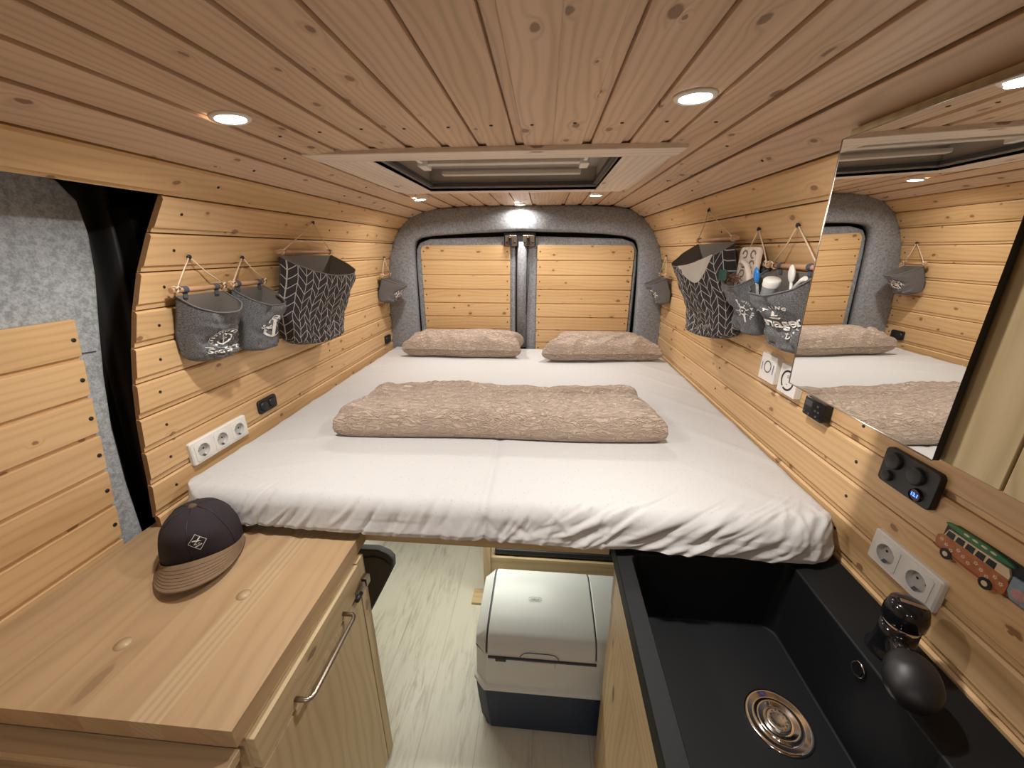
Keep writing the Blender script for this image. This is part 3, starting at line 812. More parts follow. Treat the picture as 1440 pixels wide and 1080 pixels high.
MB().tube([(-.449, .700, -.833), (-.449, .725, -.833)], .006, 12).build('latch_knob', 'black', lo_)
# lower pull-out board in front of the cabinet
pb = thing('pull_out_table', 'lower pine pull-out board just in front of the left worktop', 'pull-out board', (-.78, .3, -.80))
MB().box(-1.06, -.482, .328, .366, -.800, -.780, grain='x').build('board', 'counter_wood_b', pb, bevel=.002)
MB().box(-1.06, -.500, .366, .372, -1.2, -.764, grain='x').build('front_panel', 'dark_pine', pb)

# ------------------------------------------------------------------ cap
capc = Vector((-.851, .730, -.72)); fd = Vector((.54, -.84, 0)).normalized(); rt = Vector((-fd.y, fd.x, 0))   # rt: wearer's left... seen right
cp = thing('baseball_cap', 'dark baseball cap with brown suede peak lying on the left worktop', 'cap', capc)
def cpt(f, r, z): return capc+fd*f+rt*r+Vector((0, 0, z))
def crown(u, v):
    a = 2*PI*u; t = v*PI/2
    rx, ry = .095, .084                                  # front-back, side
    c, s = math.cos(a), math.sin(a)
    k = math.cos(t)**.72
    hz = .121*math.sin(t)**.92
    f = rx*c*k; r = ry*s*k
    f += .012*math.sin(t*2)*max(0, c)                    # stiff, high front panel
    base = .030*max(0, c)**1.5*(1-v)                     # front rim rises where the peak joins
    base += -.0*s
    crease = .004*math.sin(t)*(1-abs(math.sin(a*3)))**6
    return cpt(f, r, .003+hz+base*.8 - crease*0) + Vector((nz(a, t*2)*.003, nz(a+5, t*2)*.003, 0))
cr = MB(); cr.grid(crown, 72, 24, closed_u=True); cro = cr.build('crown', 'cap_cloth', cp)
sm = MB()
for k in range(6):
    a = k/6
    sm.tube([crown(a, j/20)+Vector((0, 0, .0005)) for j in range(0, 20)], .0011, 5)
sm.build('crown_seams', 'black', cro)
top = crown(0, 1.0)
MB().lathe([(0, .007), (.007, .005), (.010, 0), (.010, -.002)], (top.x, top.y, top.z-.001), n=18).build('button', 'suede_dark', cp)
def peak(u, v, off=0):
    a = (u-.5)*PI*.98
    # inner edge follows crown front, outer edge pushed forward
    inn = Vector((.103*math.cos(a)+.004, .0835*math.sin(a)))
    k = math.cos(a)**.55 if math.cos(a) > 0 else 0
    out = Vector((.103+.074*k if abs(a) < PI/2 else .1, .089*math.sin(a)))
    out.x = .050*(1-k)*0+ .103*math.cos(a)+.074*k
    p = inn.lerp(out, v)
    z = .030*max(0, math.cos(a))**1.5*.8*(1-v)+.006+.012*(1-v)*0
    curve = -.0 + .020*(1-(p.y/.088)**2)*(.35+.65*v)     # bent peak: middle high, sides down
    return cpt(p.x, p.y, z*(1-v)+curve+off+.002)
pk = MB()
pk.grid(lambda u, v: peak(u, v, .004), 60, 16); pk.grid(lambda u, v: peak(u, v, .0), 60, 16)
pk.grid(lambda u, v: peak(u, 1, .004*v), 60, 1)
pko = pk.build('peak', 'suede', cp)
st = MB()
for q in range(6):
    vv = .18+.13*q
    st.tube([peak(.06+.88*k/40, vv, .0046) for k in range(41)], .0004, 4, caps=False)
st.build('stitching', 'suede_dark', pko)
def cap_surf(x, y, off=.0012):
    a = math.atan2(x, .10)+.22; u = (a/(2*PI)) % 1; v = .33+y/.16
    p = crown(u, v); q = p-(capc+Vector((0, 0, .03))); return p+q.normalized()*off
dm = .024
sq = [(0, dm), (-dm*.95, 0), (0, -dm), (dm*.95, 0)]
pb2 = MB()
def dsub(off, s, name, mat):
    b_ = MB(); N = 8
    P = [Vector(p)*s for p in sq]
    def g(u, v): p = P[0].lerp(P[1], u).lerp(P[3].lerp(P[2], u), v); return cap_surf(p.x, p.y, off)
    b_.grid(g, N, N); return b_.build(name, mat, cp)
patch = dsub(.0016, 1.0, 'patch', 'black')
pl_ = []
for i in range(4):
    a, c_ = Vector(sq[i])*.93, Vector(sq[(i+1) % 4])*.93
    for k in range(6): p, q = a.lerp(c_, k/6), a.lerp(c_, (k+1)/6); pl_.append(bar(p.x, p.y, q.x, q.y, .0011))
pl_ += [[(-.012, .004), (-.010, .0065), (0, .0055), (.010, .000), (.0, .0015)], [(.001, .007), (.006, .011), (.009, .0125), (.0085, .009), (.002, .0045)], bar(-.009, -.006, .004, .006, .0016)]
pl_ += [bar(-.008+.0028*k, -.0125+.0008*k+(.0006 if k % 2 else 0), -.0058+.0028*k, -.0118+.0008*k, .0030) for k in range(6)]+[bar(-.006, -.0058, -.002, -.0050, .0014), bar(0, -.0048, .005, -.0040, .0014)]
decal(pl_, lambda x, y: cap_surf(x, y, .0024), 'patch_print', 'print', patch)

# ------------------------------------------------------------------ sink cabinet, sink, tap
scb = thing('sink_cabinet', 'pine base cabinet under the black sink', 'cabinet', (.45, .4, -1.57))
MB().box(.214, .735, -.30, .795, -1.568, -.95, grain='z').box(.214, .222, -.30, .795, -.95, -.762, grain='z').build('body', 'cabinet_pine', scb)
MB().box(.198, .216, -.30, .797, -.885, -.758, grain='y').build('top_rail', 'cabinet_pine', scb, bevel=.0015)
MB().box(.200, .216, -.30, .795, -1.55, -.888, grain='z').build('door', 'cabinet_pine', scb, bevel=.0015)
sink = thing('kitchen_sink', 'black granite composite sink set in the right counter', 'sink', (.46, .45, -.76))
sb = MB(); bm = sb.bm
ox0, ox1, oy0, oy1 = .195, .736, -.02, .862
nx0, nx1, ny0, ny1 = .233, .613, .12, .790
zt, zb, zu = -.716, -.905, -.758
def loop(pts, z): return [bm.verts.new((x, y, z)) for x, y in pts]
inn = rrect(nx0, nx1, ny0, ny1, .02, 4); inb = rrect(nx0+.030, nx1-.014, ny0+.02, ny1-.014, .035, 4)
N = len(inn)
out = []
cxs, cys = (nx0+nx1)/2, (ny0+ny1)/2
for (x, y) in inn:
    # project to the outer rectangle keeping the corner correspondence
    fx = (x-nx0)/(nx1-nx0); fy = (y-ny0)/(ny1-ny0)
    if fy > .955: Y = oy1
    elif fy < .045: Y = oy0
    else: Y = oy0+(oy1-oy0)*fy
    if fx > .955: X = ox1
    elif fx < .045: X = ox0
    else: X = ox0+(ox1-ox0)*fx
    out.append((X, Y))
# outer ring as rounded rectangle with same count
out = rrect(ox0, ox1, oy0, oy1, .004, 4)
A, B_, Cc, D_, E_ = loop(out, zu), loop(out, zt), loop(inn, zt), loop(inb, zb), None
mid = loop([(x*.5+a*.5, y*.5+c*.5) for (x, y), (a, c) in zip(inn, inb)], (zt+zb)/2-.02)
for R1, R2 in ((A, B_), (B_, Cc), (Cc, mid), (mid, D_)):
    for k in range(N): bm.faces.new((R1[k], R1[(k+1) % N], R2[(k+1) % N], R2[k]))
bm.faces.new(D_)
sb.build('basin', 'granite', sink, bevel=.005, bseg=3)
dx_, dy_ = .497, .556
drn = thing('sink_strainer', 'stainless steel strainer in the bottom of the black sink', 'strainer', (dx_, dy_, zb))
MB().lathe([(.061, .0005), (.0605, .003), (.057, .004), (.054, .0035), (.046, .0012), (.040, .0008), (.0395, .0045), (.037, .0052), (.034, .0045), (.028, .0018), (.026, .0015), (0, .0012)], (dx_, dy_, zb), n=56).build('flange', 'chrome', drn)
MB().lathe([(.023, .0015), (.0225, .0055), (.020, .0065), (.012, .0045), (0, .004)], (dx_, dy_, zb), n=24).build('basket', 'steel', drn)
hh = MB()
for k in range(12):
    a = 2*PI*k/12
    hh.lathe([(.0017, .0063), (0, .0066)], (dx_+.0145*math.cos(a), dy_+.0145*math.sin(a), zb+.0046), n=8)
hh.build('drain_holes', 'black', drn)
MB().lathe([(.012, .002), (.0145, .003), (.0155, 0), (.012, 0), (.010, -.001), (0, -.001)], (nx1-.004, .560, -.745), (-1, 0, .08), n=28).build('overflow_ring', 'chrome', sink)
MB().lathe([(.011, .0025), (0, .0025)], (nx1-.004, .560, -.745), (-1, 0, .08), n=24).build('overflow_cap', 'black_gloss', sink)

tp = thing('tap', 'glossy black low tap on the sink ledge by the wall', 'tap', (.672, .575, -.716))
tx, ty = .668, .578
MB().lathe([(.036, 0), (.036, .004), (.031, .010), (.028, .040), (.0275, .066), (0, .066)], (tx, ty, -.716), n=36).build('base', 'black_gloss', tp)
MB().lathe([(.0262, .066), (.0262, .078), (0, .078)], (tx, ty, -.716), n=36).build('collar', 'chrome', tp)
hd = MB().lathe([(.029, .076), (.031, .080), (.031, .098), (.027, .116), (.016, .121), (0, .121)], (tx, ty, -.716), n=36).build('lever_cap', 'black_gloss', tp)
MB().box(-.018, .018, -.004, .004, -.001, .001, mtx=Matrix.Translation((tx+.002, ty-.004, -.716+.1215)) @ Matrix.Rotation(-.5, 4, 'Z')).build('lever_mark', 'steel', hd, bevel=.0006)
sp_ = Vector((-.62, -.785, 0)).normalized()
p0 = Vector((tx, ty, -.716+.035))
pts = [p0+sp_*.01, p0+sp_*.045+Vector((0, 0, .012)), p0+sp_*.075+Vector((0, 0, .020)), p0+sp_*.095+Vector((0, 0, .026))]
MB().tube(pts, [.018, .017, .017, .018], 20).build('spout', 'black_gloss', tp)
hb_ = MB()
bx = p0+sp_*.116+Vector((.014, -.004, .028))
def headf(u, v):
    a = 2*PI*u; t = (v-.5)*PI
    r = .036*math.cos(t)**.8 if math.cos(t) > 0 else 0; l = .048*math.sin(t)
    if l > 0: r *= 1.05
    side = Vector((-sp_.y, sp_.x, 0)); up = Vector((0, 0, 1))
    return bx+sp_*l+side*r*math.cos(a)+up*(r*math.sin(a)*.82)-up*.25*max(0, l)
hb_.grid(headf, 36, 20, closed_u=True); hb_.build('spray_head', 'black', tp, subsurf=1)

# ------------------------------------------------------------------ compressor cool box
co = thing('cool_box', 'white and navy compressor cool box on the floor under the bed', 'cool box', (.08, 1.0, -1.57))
def plan(i, z, l=-.195, r=.385, f=.845, bk=1.165, c=.038): return [(l+i, f+c+i), (l+c+i, f+i), (r-i, f+i), (r-i, bk-i), (l+c+i, bk-i), (l+i, bk-c-i)]
def loft(levels):
    b_ = MB(); R = [[b_.bm.verts.new((x, y, z)) for x, y in P] for P, z in levels]
    for A_, Bq in zip(R, R[1:]):
        n = len(A_)
        for k in range(n): b_.bm.faces.new((A_[k], A_[(k+1) % n], Bq[(k+1) % n], Bq[k]))
    b_.bm.faces.new(R[0][::-1]); b_.bm.faces.new(R[-1]); return b_
loft([(plan(.014, 0), -1.555), (plan(.006, 0), -1.45), (plan(0, 0), -1.345)]).build('base', 'navy', co, bevel=.004)
for x in (-.15, .33):
    for y in (.89, 1.12): MB().lathe([(.016, -.0), (.016, -.016), (0, -.016)], (x, y, -1.553), n=16).build('foot', 'black', co)
loft([(plan(-.004, 0), -1.347), (plan(-.004, 0), -1.332), (plan(.004, 0), -1.328), (plan(.006, 0), -1.195)]).build('upper_body', 'cooler_white', co, bevel=.003)
prof_yz = [(.852, -1.20), (.856, -1.175), (.868, -1.150), (.890, -1.135), (.94, -1.127), (1.05, -1.124), (1.115, -1.126), (1.145, -1.145), (1.158, -1.20)]
def capshape(x0, x1, chl, up=0, name='lid', mat='cooler_white', f=0):
    b_ = MB()
    pr = [(y-(f if y < .93 else 0), z+up) for y, z in prof_yz]
    if chl:
        # left shoulder: the end slopes down and inwards
        inner = [(x1, y, z) for y, z in pr]; outer = [(x0, min(max(y, .885), 1.115), z-.030 if z > -1.18 else z) for y, z in pr]
        n = len(pr)
        for k in range(n-1): b_.face([outer[k], inner[k], inner[k+1], outer[k+1]], smooth=True)
        b_.face(outer); b_.face(inner[::-1])
        b_.face([outer[0], outer[-1], inner[-1], inner[0]])
    else: b_.prism(pr, 'x', x0, x1)
    return b_.build(name, mat, co, bevel=.004)
capshape(-.189, -.1535, True, name='left_shoulder')
lid = capshape(-.1475, .187, False, up=.001, name='lid', f=.003)
capshape(.1905, .379, False, name='vent_housing')
capshape(-.155, .195, False, up=-.004, name='lid_gap', mat='dark_line', f=-.003)
MB().box(-.145, .19, .8445, .852, -1.203, -1.198).build('lid_gap_front', 'dark_line', co)
MB().box(-.122, -.088, .843, .856, -1.213, -1.199).build('latch_tongue', 'black', co, bevel=.002)
hl = MB().box(-.035, .065, .844, .852, -1.228, -1.206); hl.build('grip_recess', 'cooler_white', co, bevel=.003)
gp = [(-.045, .8475, -1.200), (-.043, .848, -1.185), (-.032, .8505, -1.177), (-.015, .8515, -1.175), (.045, .8515, -1.175), (.062, .8505, -1.177), (.073, .848, -1.185), (.075, .8475, -1.200)]
MB().tube([Vector(p)+Vector((0, -.001, 0)) for p in gp], .0012, 6).build('grip_outline', 'dark_line', lid)
lg = []
rr_ = rrect(-.021, .021, -.0065, .0065, .0064, 6)
for k in range(len(rr_)): a, c_ = rr_[k], rr_[(k+1) % len(rr_)]; lg.append(bar(a[0], a[1], c_[0], c_[1], .0009)) if math.dist(a, c_) > 1e-4 else None
lg += text_polys('mobicool', .0078, .0001)
decal(lg, lambda x, y: (x-.003, 1.0+y*1.2, -1.1222), 'badge', 'dark_line', lid)

# ------------------------------------------------------------------ things under the bed
bx_ = thing('bench_box', 'pine bench box standing behind the cool box', 'box', (.2, 1.5, -1.57))
MB().box(-.212, .70, 1.40, 1.416, -1.568, -1.335, grain='x').build('front_panel', 'cabinet_pine', bx_, bevel=.001)
MB().box(-.212, -.196, 1.416, 1.95, -1.568, -1.335, grain='y').build('side_panel', 'cabinet_pine', bx_, bevel=.001)
MB().box(-.248, -.213, 1.395, 1.43, -1.556, -.764, grain='z').build('post', 'cabinet_pine', bx_, bevel=.002)
MB().box(-.300, -.205, 1.345, 1.425, -1.569, -1.556, grain='x').build('foot_plate', 'cabinet_pine', bx_, bevel=.001)
ct = thing('storage_crate', 'black plastic crate resting on the pine bench box', 'crate', (.2, 1.6, -1.334))
b_ = MB().box(-.185, .68, 1.42, 1.90, -1.334, -1.13); b_.build('body', 'black', ct, bevel=.02, bseg=3)
MB().box(-.195, .69, 1.408, 1.91, -1.325, -1.295).build('rim', 'black', ct, bevel=.008, bseg=3)
st_ = thing('padded_seat', 'dark grey padded seat panel standing behind the left cabinet', 'seat', (-.60, 1.0, -1.57))
k_ = 1/.95
out_ = [(-.66, -1.50), (-.66, -.885), (-.60, -.905), (-.571, -.909), (-.512, -.908), (-.478, -.924), (-.463, -.944), (-.466, -.979), (-.505, -1.058), (-.567, -1.18), (-.60, -1.24), (-.62, -1.50)]
out_ = [(x*k_, z*k_) for x, z in out_]
MB().prism(out_, 'y', 1.0, 1.03).build('pad', 'dark_grey', st_, bevel=.006, bseg=3)
inn_ = [(-.66, -.93), (-.576, -.945), (-.54, -.934), (-.515, -.932), (-.490, -.944), (-.474, -.965)]
MB().tube([(x*k_, .997, z*k_) for x, z in inn_], .0022, 6).build('piping', 'black', st_)
MB().box(-.72, -.67, 1.03, 1.06, -1.568, -.98).build('support', 'black', st_)

# ------------------------------------------------------------------ wall-hung storage bags
def wallx(side, z):
    P = PL if side < 0 else PR
    for a, b2 in zip(P, P[1:]):
        if b2[1] <= z <= a[1] and abs(a[0]) > .45: return a[0]+(b2[0]-a[0])*(a[1]-z)/max(1e-6, a[1]-b2[1])
    return side*1.0
def bag(side, yn, yf, zr, zb, d0, d1, hook, mat, lab, group=None, dip=.05, seed=0, p=.62, rod=(0, 0), straps=True, lean=0.0, ndots=1, lining='lining', sag=.03):
    """yn: end of the bag nearer the room, yf: far end; the pouch opens upward and bellies into the room"""
    t = thing('hanging_storage_bag', lab, 'storage bag', (wallx(side, zr)-side*.02, (yn+yf)/2, zr), group)
    yc, hw = (yn+yf)/2, (yf-yn)/2
    wall_top = wallx(side, zr); wall_bot = wallx(side, zb)
    def xb(z): return wallx(side, min(z, zr))-side*.010
    xt = wallx(side, zr)-side*.030
    def S(u, v, off=0):
        a = PI*u; D = d0+(d1-d0)*v
        sn = max(0, math.sin(a))**p
        z = zr-.016-dip*sn-(zr-.016-dip*sn-zb+sag*0)*v
        z += -sag*sn*v
        w = hw*(1-.06*v)
        crump = .016*nz(u*5+seed, v*3)*sn+.009*nz(u*11+seed, v*7, 3)*sn+.006*(1-abs(nz(u*9+seed, v*14+u*6))*3)*sn*v
        skew = lean*sn*(1-.4*v)
        y = yc-w*math.copysign(abs(math.cos(a))**.8, math.cos(a))+skew
        base = (xt if v < .02 else xb(z)) * 1.0
        base = xt+(xb(z)-xt)*min(1, v*1.5)
        x = base-side*(D*sn+crump+off)
        y += off*-math.cos(a)*1.0
        return Vector((x, y, z))
    L = 2*hw+2*d0*.8; hgt = zr-zb
    b_ = MB()
    b_.grid(lambda u, v: S(u, v), 48, 26, uvfn=lambda u, v: (u*L+seed, -v*hgt))
    # bottom panel
    def bot(u, v):
        q = S(u, 1); back = Vector((xb(q.z), yc-(yc-q.y)*1.0, q.z)); r = q.lerp(back, v); r.z -= .010*math.sin(PI*v)*(1 if 0 < u < 1 else 0); return r
    b_.grid(bot, 48, 6, uvfn=lambda u, v: (u*L+seed, -hgt-v*d1))
    # back panel
    def back(u, v):
        q = S(0, v); r = S(1, v); return q.lerp(r, u)+Vector((side*.004, 0, 0))
    b_.grid(back, 12, 20, uvfn=lambda u, v: (u*2*hw+seed, -v*hgt))
    o = b_.build('pouch', [mat], t)
    # lining: same surface pulled a little inward
    l_ = MB()
    l_.grid(lambda u, v: S(u, v, -.0025)+Vector((0, 0, 0)), 40, 16)
    l_.grid(lambda u, v: S(0, v).lerp(S(1, v), u)+Vector((side*.002, 0, 0)), 8, 12)
    l_.build('lining', lining, t)
    hem = MB(); hem.tube([S(k/40, 0) for k in range(41)], .0022, 6); hem.build('hem', mat if mat != 'herringbone' else 'lining', t)
    # hanging rod, loops and cord
    r0 = Vector((xt, yn-.012+rod[0], zr)); r1 = Vector((xt, yf+.012+rod[1], zr-.002))
    MB().tube([r0, r0.lerp(r1, .5)+Vector((0, 0, -.001)), r1], .0075, 14).build('rod', 'rod_wood', t)
    if straps:
        for f in (.22, .80):
            q = r0.lerp(r1, f); rg = [q+Vector((.0085*math.cos(a), 0, .0085*math.sin(a))) for a in [2*PI*k/16 for k in range(17)]]
            for dy in (-.005, 0, .005): pass
            s2 = MB(); s2.lathe([(.0087, -.008), (.0092, -.006), (.0092, .006), (.0087, .008)], q, (0, 1, 0), n=18)
            s2.box(q.x-.001, q.x+.001, q.y-.007, q.y+.007, q.z-.022, q.z-.008); s2.build('strap', 'strap', t)
    hk = Vector(hook)
    c_ = MB()
    for f in (.07, .93):
        q = r0.lerp(r1, f)
        c_.tube([hk-Vector((side*.006, 0, 0)), hk.lerp(q, .5)+Vector((-side*.004, 0, 0)), q+Vector((-side*.008, 0, .006))], .0019, 7)
        c_.tube([q+Vector((.0095*math.cos(a), .002*math.sin(a*2), .0095*math.sin(a))) for a in [2*PI*k/14 for k in range(15)]], .0019, 7)
        c_.tube([q+Vector((-side*.010, -.006, .004)), q+Vector((-side*.013, .0, .010)), q+Vector((-side*.010, .007, .005))], .0024, 7)
    c_.build('cord', 'cord', t)
    MB().lathe([(0, -.010), (.0055, -.009), (.006, -.006), (.0025, -.005), (.0025, .004)], hk, (side, 0, 0), n=14).build('hook_screw', 'black', t)
    def P2(uc, vc):
        """2D metres -> surface, centred at (uc, vc). x grows to the viewer's right"""
        def f(x, y):
            s = 1 if side < 0 else -1
            return S(uc+s*x*1.45/L, vc-y*1.15/hgt, .0035)
        return f
    return t, o, S, P2
def hookp(side, y, z): return (wallx(side, z)-side*.0, y, z)

GREY = 'grey pocket bags on the van walls'
# left wall
t1, o1, S1, P1 = bag(-1, .965, 1.122, -.100, -.268, .085, .070, hookp(-1, 1.040, -.017), 'bag_grey', 'grey melange pocket bag with crest print on the left wall, nearest the sliding door', GREY, dip=.050, seed=1, lean=.0)
em = ringpoly(0, 0, .0285, .0295, 30) + ringpoly(0, 0, .021, .0265, 22, .5, 4.2)[::2] + ringpoly(-.001, .010, .005, .0078, 16) + [bar(0, .006, 0, -.016, .005)] + ringpoly(0, -.004, .011, .015, 14, PI*1.05, PI*1.95) + [bar(-.008, .001, .008, .001, .003)] + ringpoly(.001, 0, .013, .0155, 12, -.4, 1.6)
em += move(text_polys('Seefahrt', .023, .0004, .2), 0, -.038) + [bar(-.045, -.050, .045, -.050, .0013), bar(-.045, -.026, -.026, -.026, .0013)]
decal(move(em, 0, 0, 1.0), P1(.46, .58), 'crest_print', 'print', o1)
t2, o2, S2, P2_ = bag(-1, 1.160, 1.300, -.100, -.285, .095, .085, hookp(-1, 1.238, -.022), 'bag_grey', 'grey melange pocket bag with anchor print beside the herringbone bag on the left wall', GREY, dip=.055, seed=2.3)
an = ringpoly(0, .036, .006, .010, 18) + [bar(0, .028, 0, -.036, .008), bar(-.016, .018, .016, .018, .006)] + ringpoly(0, -.010, .024, .031, 18, PI*1.08, PI*1.92) + [[(-.036, -.006), (-.018, -.012), (-.030, -.026)], [(.036, -.006), (.030, -.026), (.018, -.012)]] + ringpoly(.0, .02, .013, .0165, 16, .3, 3.4)
an += move(text_polys('Seefahrt', .020, .0004, .15), -.010, .000)
decal(move(an, 0, 0, .95), P2_(.47, .50), 'anchor_print', 'print', o2)
lz = MB().tube([S2(k/30, .03, -.006)+Vector((0, 0, .004)) for k in range(4, 27)], .0022, 6).build('zip', 'black', t2)
t3, o3, S3, P3 = bag(-1, 1.385, 1.735, -.005, -.315, .135, .115, hookp(-1, 1.588, .104), 'herringbone', 'large black bag with white herringbone print on the left wall', 'herringbone bags on both side walls', dip=.075, seed=4.1, straps=False, lean=.03, sag=.045)
# letters tucked into the left herringbone bag
pp = MB(); pp.box(-.972, -.966, 1.42, 1.56, -.10, -.015); 
tag(pp.build('paper_sheet', 'lining_light', loc=(-.97, 1.5, -.1)), 'pale folded paper sticking up inside the left herringbone bag', 'paper')
t4, o4, S4, P4 = bag(-1, 2.335, 2.450, -.145, -.275, .130, .085, hookp(-1, 2.42, -.040), 'bag_grey_plain', 'small plain grey pocket bag in the rear left corner beside the felt door surround', GREY, dip=.045, seed=5.2, straps=False)
wh = ringpoly(0, 0, .0, .008, 14) + ringpoly(0, 0, .020, .024, 24)
for k in range(8): a = k*PI/4+.2; wh.append(bar(.006*math.cos(a), .006*math.sin(a), .033*math.cos(a), .033*math.sin(a), .0038))
decal(move(wh, 0, 0, 1.0), P4(.40, .50), 'wheel_print', 'print', o4)
# right wall
t5, o5, S5, P5 = bag(1, 1.455, 1.790, .040, -.275, .125, .115, hookp(1, 1.625, .140), 'herringbone', 'large black bag with white herringbone print on the right wall', 'herringbone bags on both side walls', dip=.085, seed=6.4, straps=False, lean=.02, sag=.045)
fp_ = MB(); fp_.grid(lambda u, v: S5(.10+.42*u, 0, .004)+Vector((0, 0, .004))+(S5(.10+.42*u, .26, .005)-S5(.10+.42*u, 0, .004))*v*math.sin(PI*min(1, u*1.1+.02)), 20, 6)
fp_.build('turned_rim', 'lining_light', t5)
t6, o6, S6, P6 = bag(1, 1.272, 1.430, -.040, -.228, .080, .060, hookp(1, 1.340, .062), 'bag_grey', 'grey melange pocket bag with ship wheel print beside the herringbone bag, right wall', GREY, dip=.055, seed=7.7)
w2 = ringpoly(0, 0, .010, .016, 18) + ringpoly(0, 0, 0, .004, 10)
for k in range(8): a = k*PI/4; w2.append(bar(.014*math.cos(a), .014*math.sin(a), .025*math.cos(a), .025*math.sin(a), .003))
w2 += arc_text('SAFETY', .0095, 0, 0, .034, PI*.42, PI*.10, .0002) + [[(.030, -.005), (.030, .005), (.040, 0)]]
w2 += [bar(.034*math.cos(q), .034*math.sin(q), .034*math.cos(q-.12), .034*math.sin(q-.12), .006) for q in (-.35, -.55, -.75, -.95)]+[bar(-.006, .014, -.010, .040, .006), bar(.001, -.014, .003, -.040, .005)]
decal(w2, P6(.36, .52), 'wheel_print', 'print', o6)
t7, o7, S7, P7 = bag(1, 1.040, 1.240, -.040, -.232, .088, .055, hookp(1, 1.143, .062), 'bag_grey', 'grey melange pocket bag holding toothbrushes and a white cup, right next to the mirror', GREY, dip=.060, seed=9.9)
w3 = arc_text('SAILING', .012, 0, 0, .044, PI*.78, PI*.28, .0005) + move(text_polys('nager', .040, .0009), .004, -.006) + [[(-.016, .016), (-.001, .016), (-.010, .036)], [(.001, .016), (.010, .018), (-.006, .034)], [(-.020, .012), (.012, .012), (.006, .007), (-.014, .007)]]
w3 += arc_text('1839', .011, 0, 0, .044, -PI*.38, -PI*.12, .0004) + ringpoly(.004, -.046, .006, .009, 12, PI, 2*PI) + [bar(.004, -.034, .004, -.053, .003), bar(-.002, -.038, .010, -.038, .002)]
decal(move(w3, 0, 0, .98), P7(.36, .47), 'letter_print', 'print', o7)
t8, o8, S8, P8 = bag(1, 2.330, 2.450, -.135, -.265, .100, .060, hookp(1, 2.40, -.030), 'bag_grey_plain', 'small plain grey pocket bag in the rear right corner beside the felt door surround', GREY, dip=.040, seed=11.2, straps=False)
decal(move(wh, 0, 0, .9), P8(.36, .5), 'wheel_print', 'print', o8)

# contents of the right-hand bags
def local_tube(name, mat, pts, r, lab, cat, group=None, parts=None):
    o = thing(name, lab, cat, pts[0], group); return o
# carved brush: ornate pale back board, curved handle, twiggy bristles
bt = thing('hand_brush', 'ornate pale wooden hand brush with brown bristles in the ship wheel pocket bag', 'brush', (.66, 1.37, -.12))
MBx = MB(); MBx.prism(rrect(1.290, 1.420, -.150, .010, .018, 5), 'x', .650, .658, grain='z'); MBx.build('back_board', 'pale_wood', bt, bevel=.002)
orn = MB()
for k in range(3):
    for s in (-1, 1):
        cy_, cz_ = 1.356+s*.026, -.012-.030*k
        orn.tube([(.650, cy_+.014*math.cos(a)*s, cz_+.011*math.sin(a)) for a in [q/10*5 for q in range(11)]], .0028, 6)
orn.build('carving', 'lining', bt)
MB().tube([(.642, 1.385, -.040), (.640, 1.365, -.034), (.640, 1.335, -.046), (.640, 1.312, -.075), (.640, 1.300, -.125)], [.005, .007, .008, .008, .007], 12).build('handle', 'pale_wood', bt)
br = MB()
for k in range(60):
    y0_ = 1.335+random.random()*.07; z0_ = -.072-random.random()*.045
    br.tube([(.632-random.random()*.02, y0_, z0_), (.628-random.random()*.02, y0_+random.uniform(-.02, .02), z0_+random.uniform(-.02, .012))], .0012, 5)
br.build('bristles', 'bristle', bt)
tg = MB(); tg.box(.606, .610, 1.395, 1.452, -.098, -.062)
tag(tg.build('cloth_tag', 'teal', loc=(.608, 1.42, -.10), bevel=.001), 'dark green cloth tag tucked between the right herringbone bag and the ship wheel bag', 'tag')

def toothbrush(base, tip, lab, headmat, bodymat, s=1):
    base, tip = Vector(base), Vector(tip); d = (tip-base).normalized()
    o = thing('toothbrush', lab, 'toothbrush', base)
    MB().tube([base, base.lerp(tip, .5), tip-d*.030], [.005*s, .0045*s, .0035*s], 10).build('handle', bodymat, o)
    hh_ = MB(); side_ = d.cross(Vector((1, 0, 0))).normalized(); nn = side_.cross(d)
    def f(u, v):
        a = 2*PI*u; l = -.034+.048*v; r = .0125*s*max(0, math.sin(PI*min(1, max(0, v*.96+.02))))**.55
        return tip+d*l+side_*r*math.cos(a)+nn*r*.55*math.sin(a)
    hh_.grid(f, 18, 14, closed_u=True); hh_.build('head_cap', headmat, o)
    return o
toothbrush((.634, 1.205, -.170), (.612, 1.215, -.060), 'toothbrush with blue head cap in the pocket bag beside the mirror', 'blue', 'clear')
toothbrush((.66, 1.10, -.160), (.652, 1.118, -.050), 'white toothbrush standing upright in the pocket bag beside the mirror', 'white_plastic', 'white_plastic')
cu_ = thing('toothbrush_cup', 'white cup with clear side lying in the pocket bag beside the mirror', 'cup', (.64, 1.17, -.14))
ca = Vector((-.10, -.35, .93)).normalized(); c0 = Vector((.632, 1.172, -.135))
MB().lathe([(.018, 0), (.021, .05), (.021, .052), (.017, .052)], c0, ca, n=30).build('wall', 'clear', cu_)
MB().lathe([(.0215, .046), (.0215, .062), (.019, .065), (0, .065)], c0, ca, n=30).build('lid', 'white_plastic', cu_)
tbx = MB(); tbx.tube([(.655, 1.115, -.115), (.648, 1.060, -.072), (.645, 1.045, -.066)], [.007, .0065, .006], 14)
tag(tbx.build('ointment_tube', 'white_plastic', loc=(.65, 1.10, -.11)), 'slim white tube leaning in the pocket bag, half behind the mirror edge', 'tube')

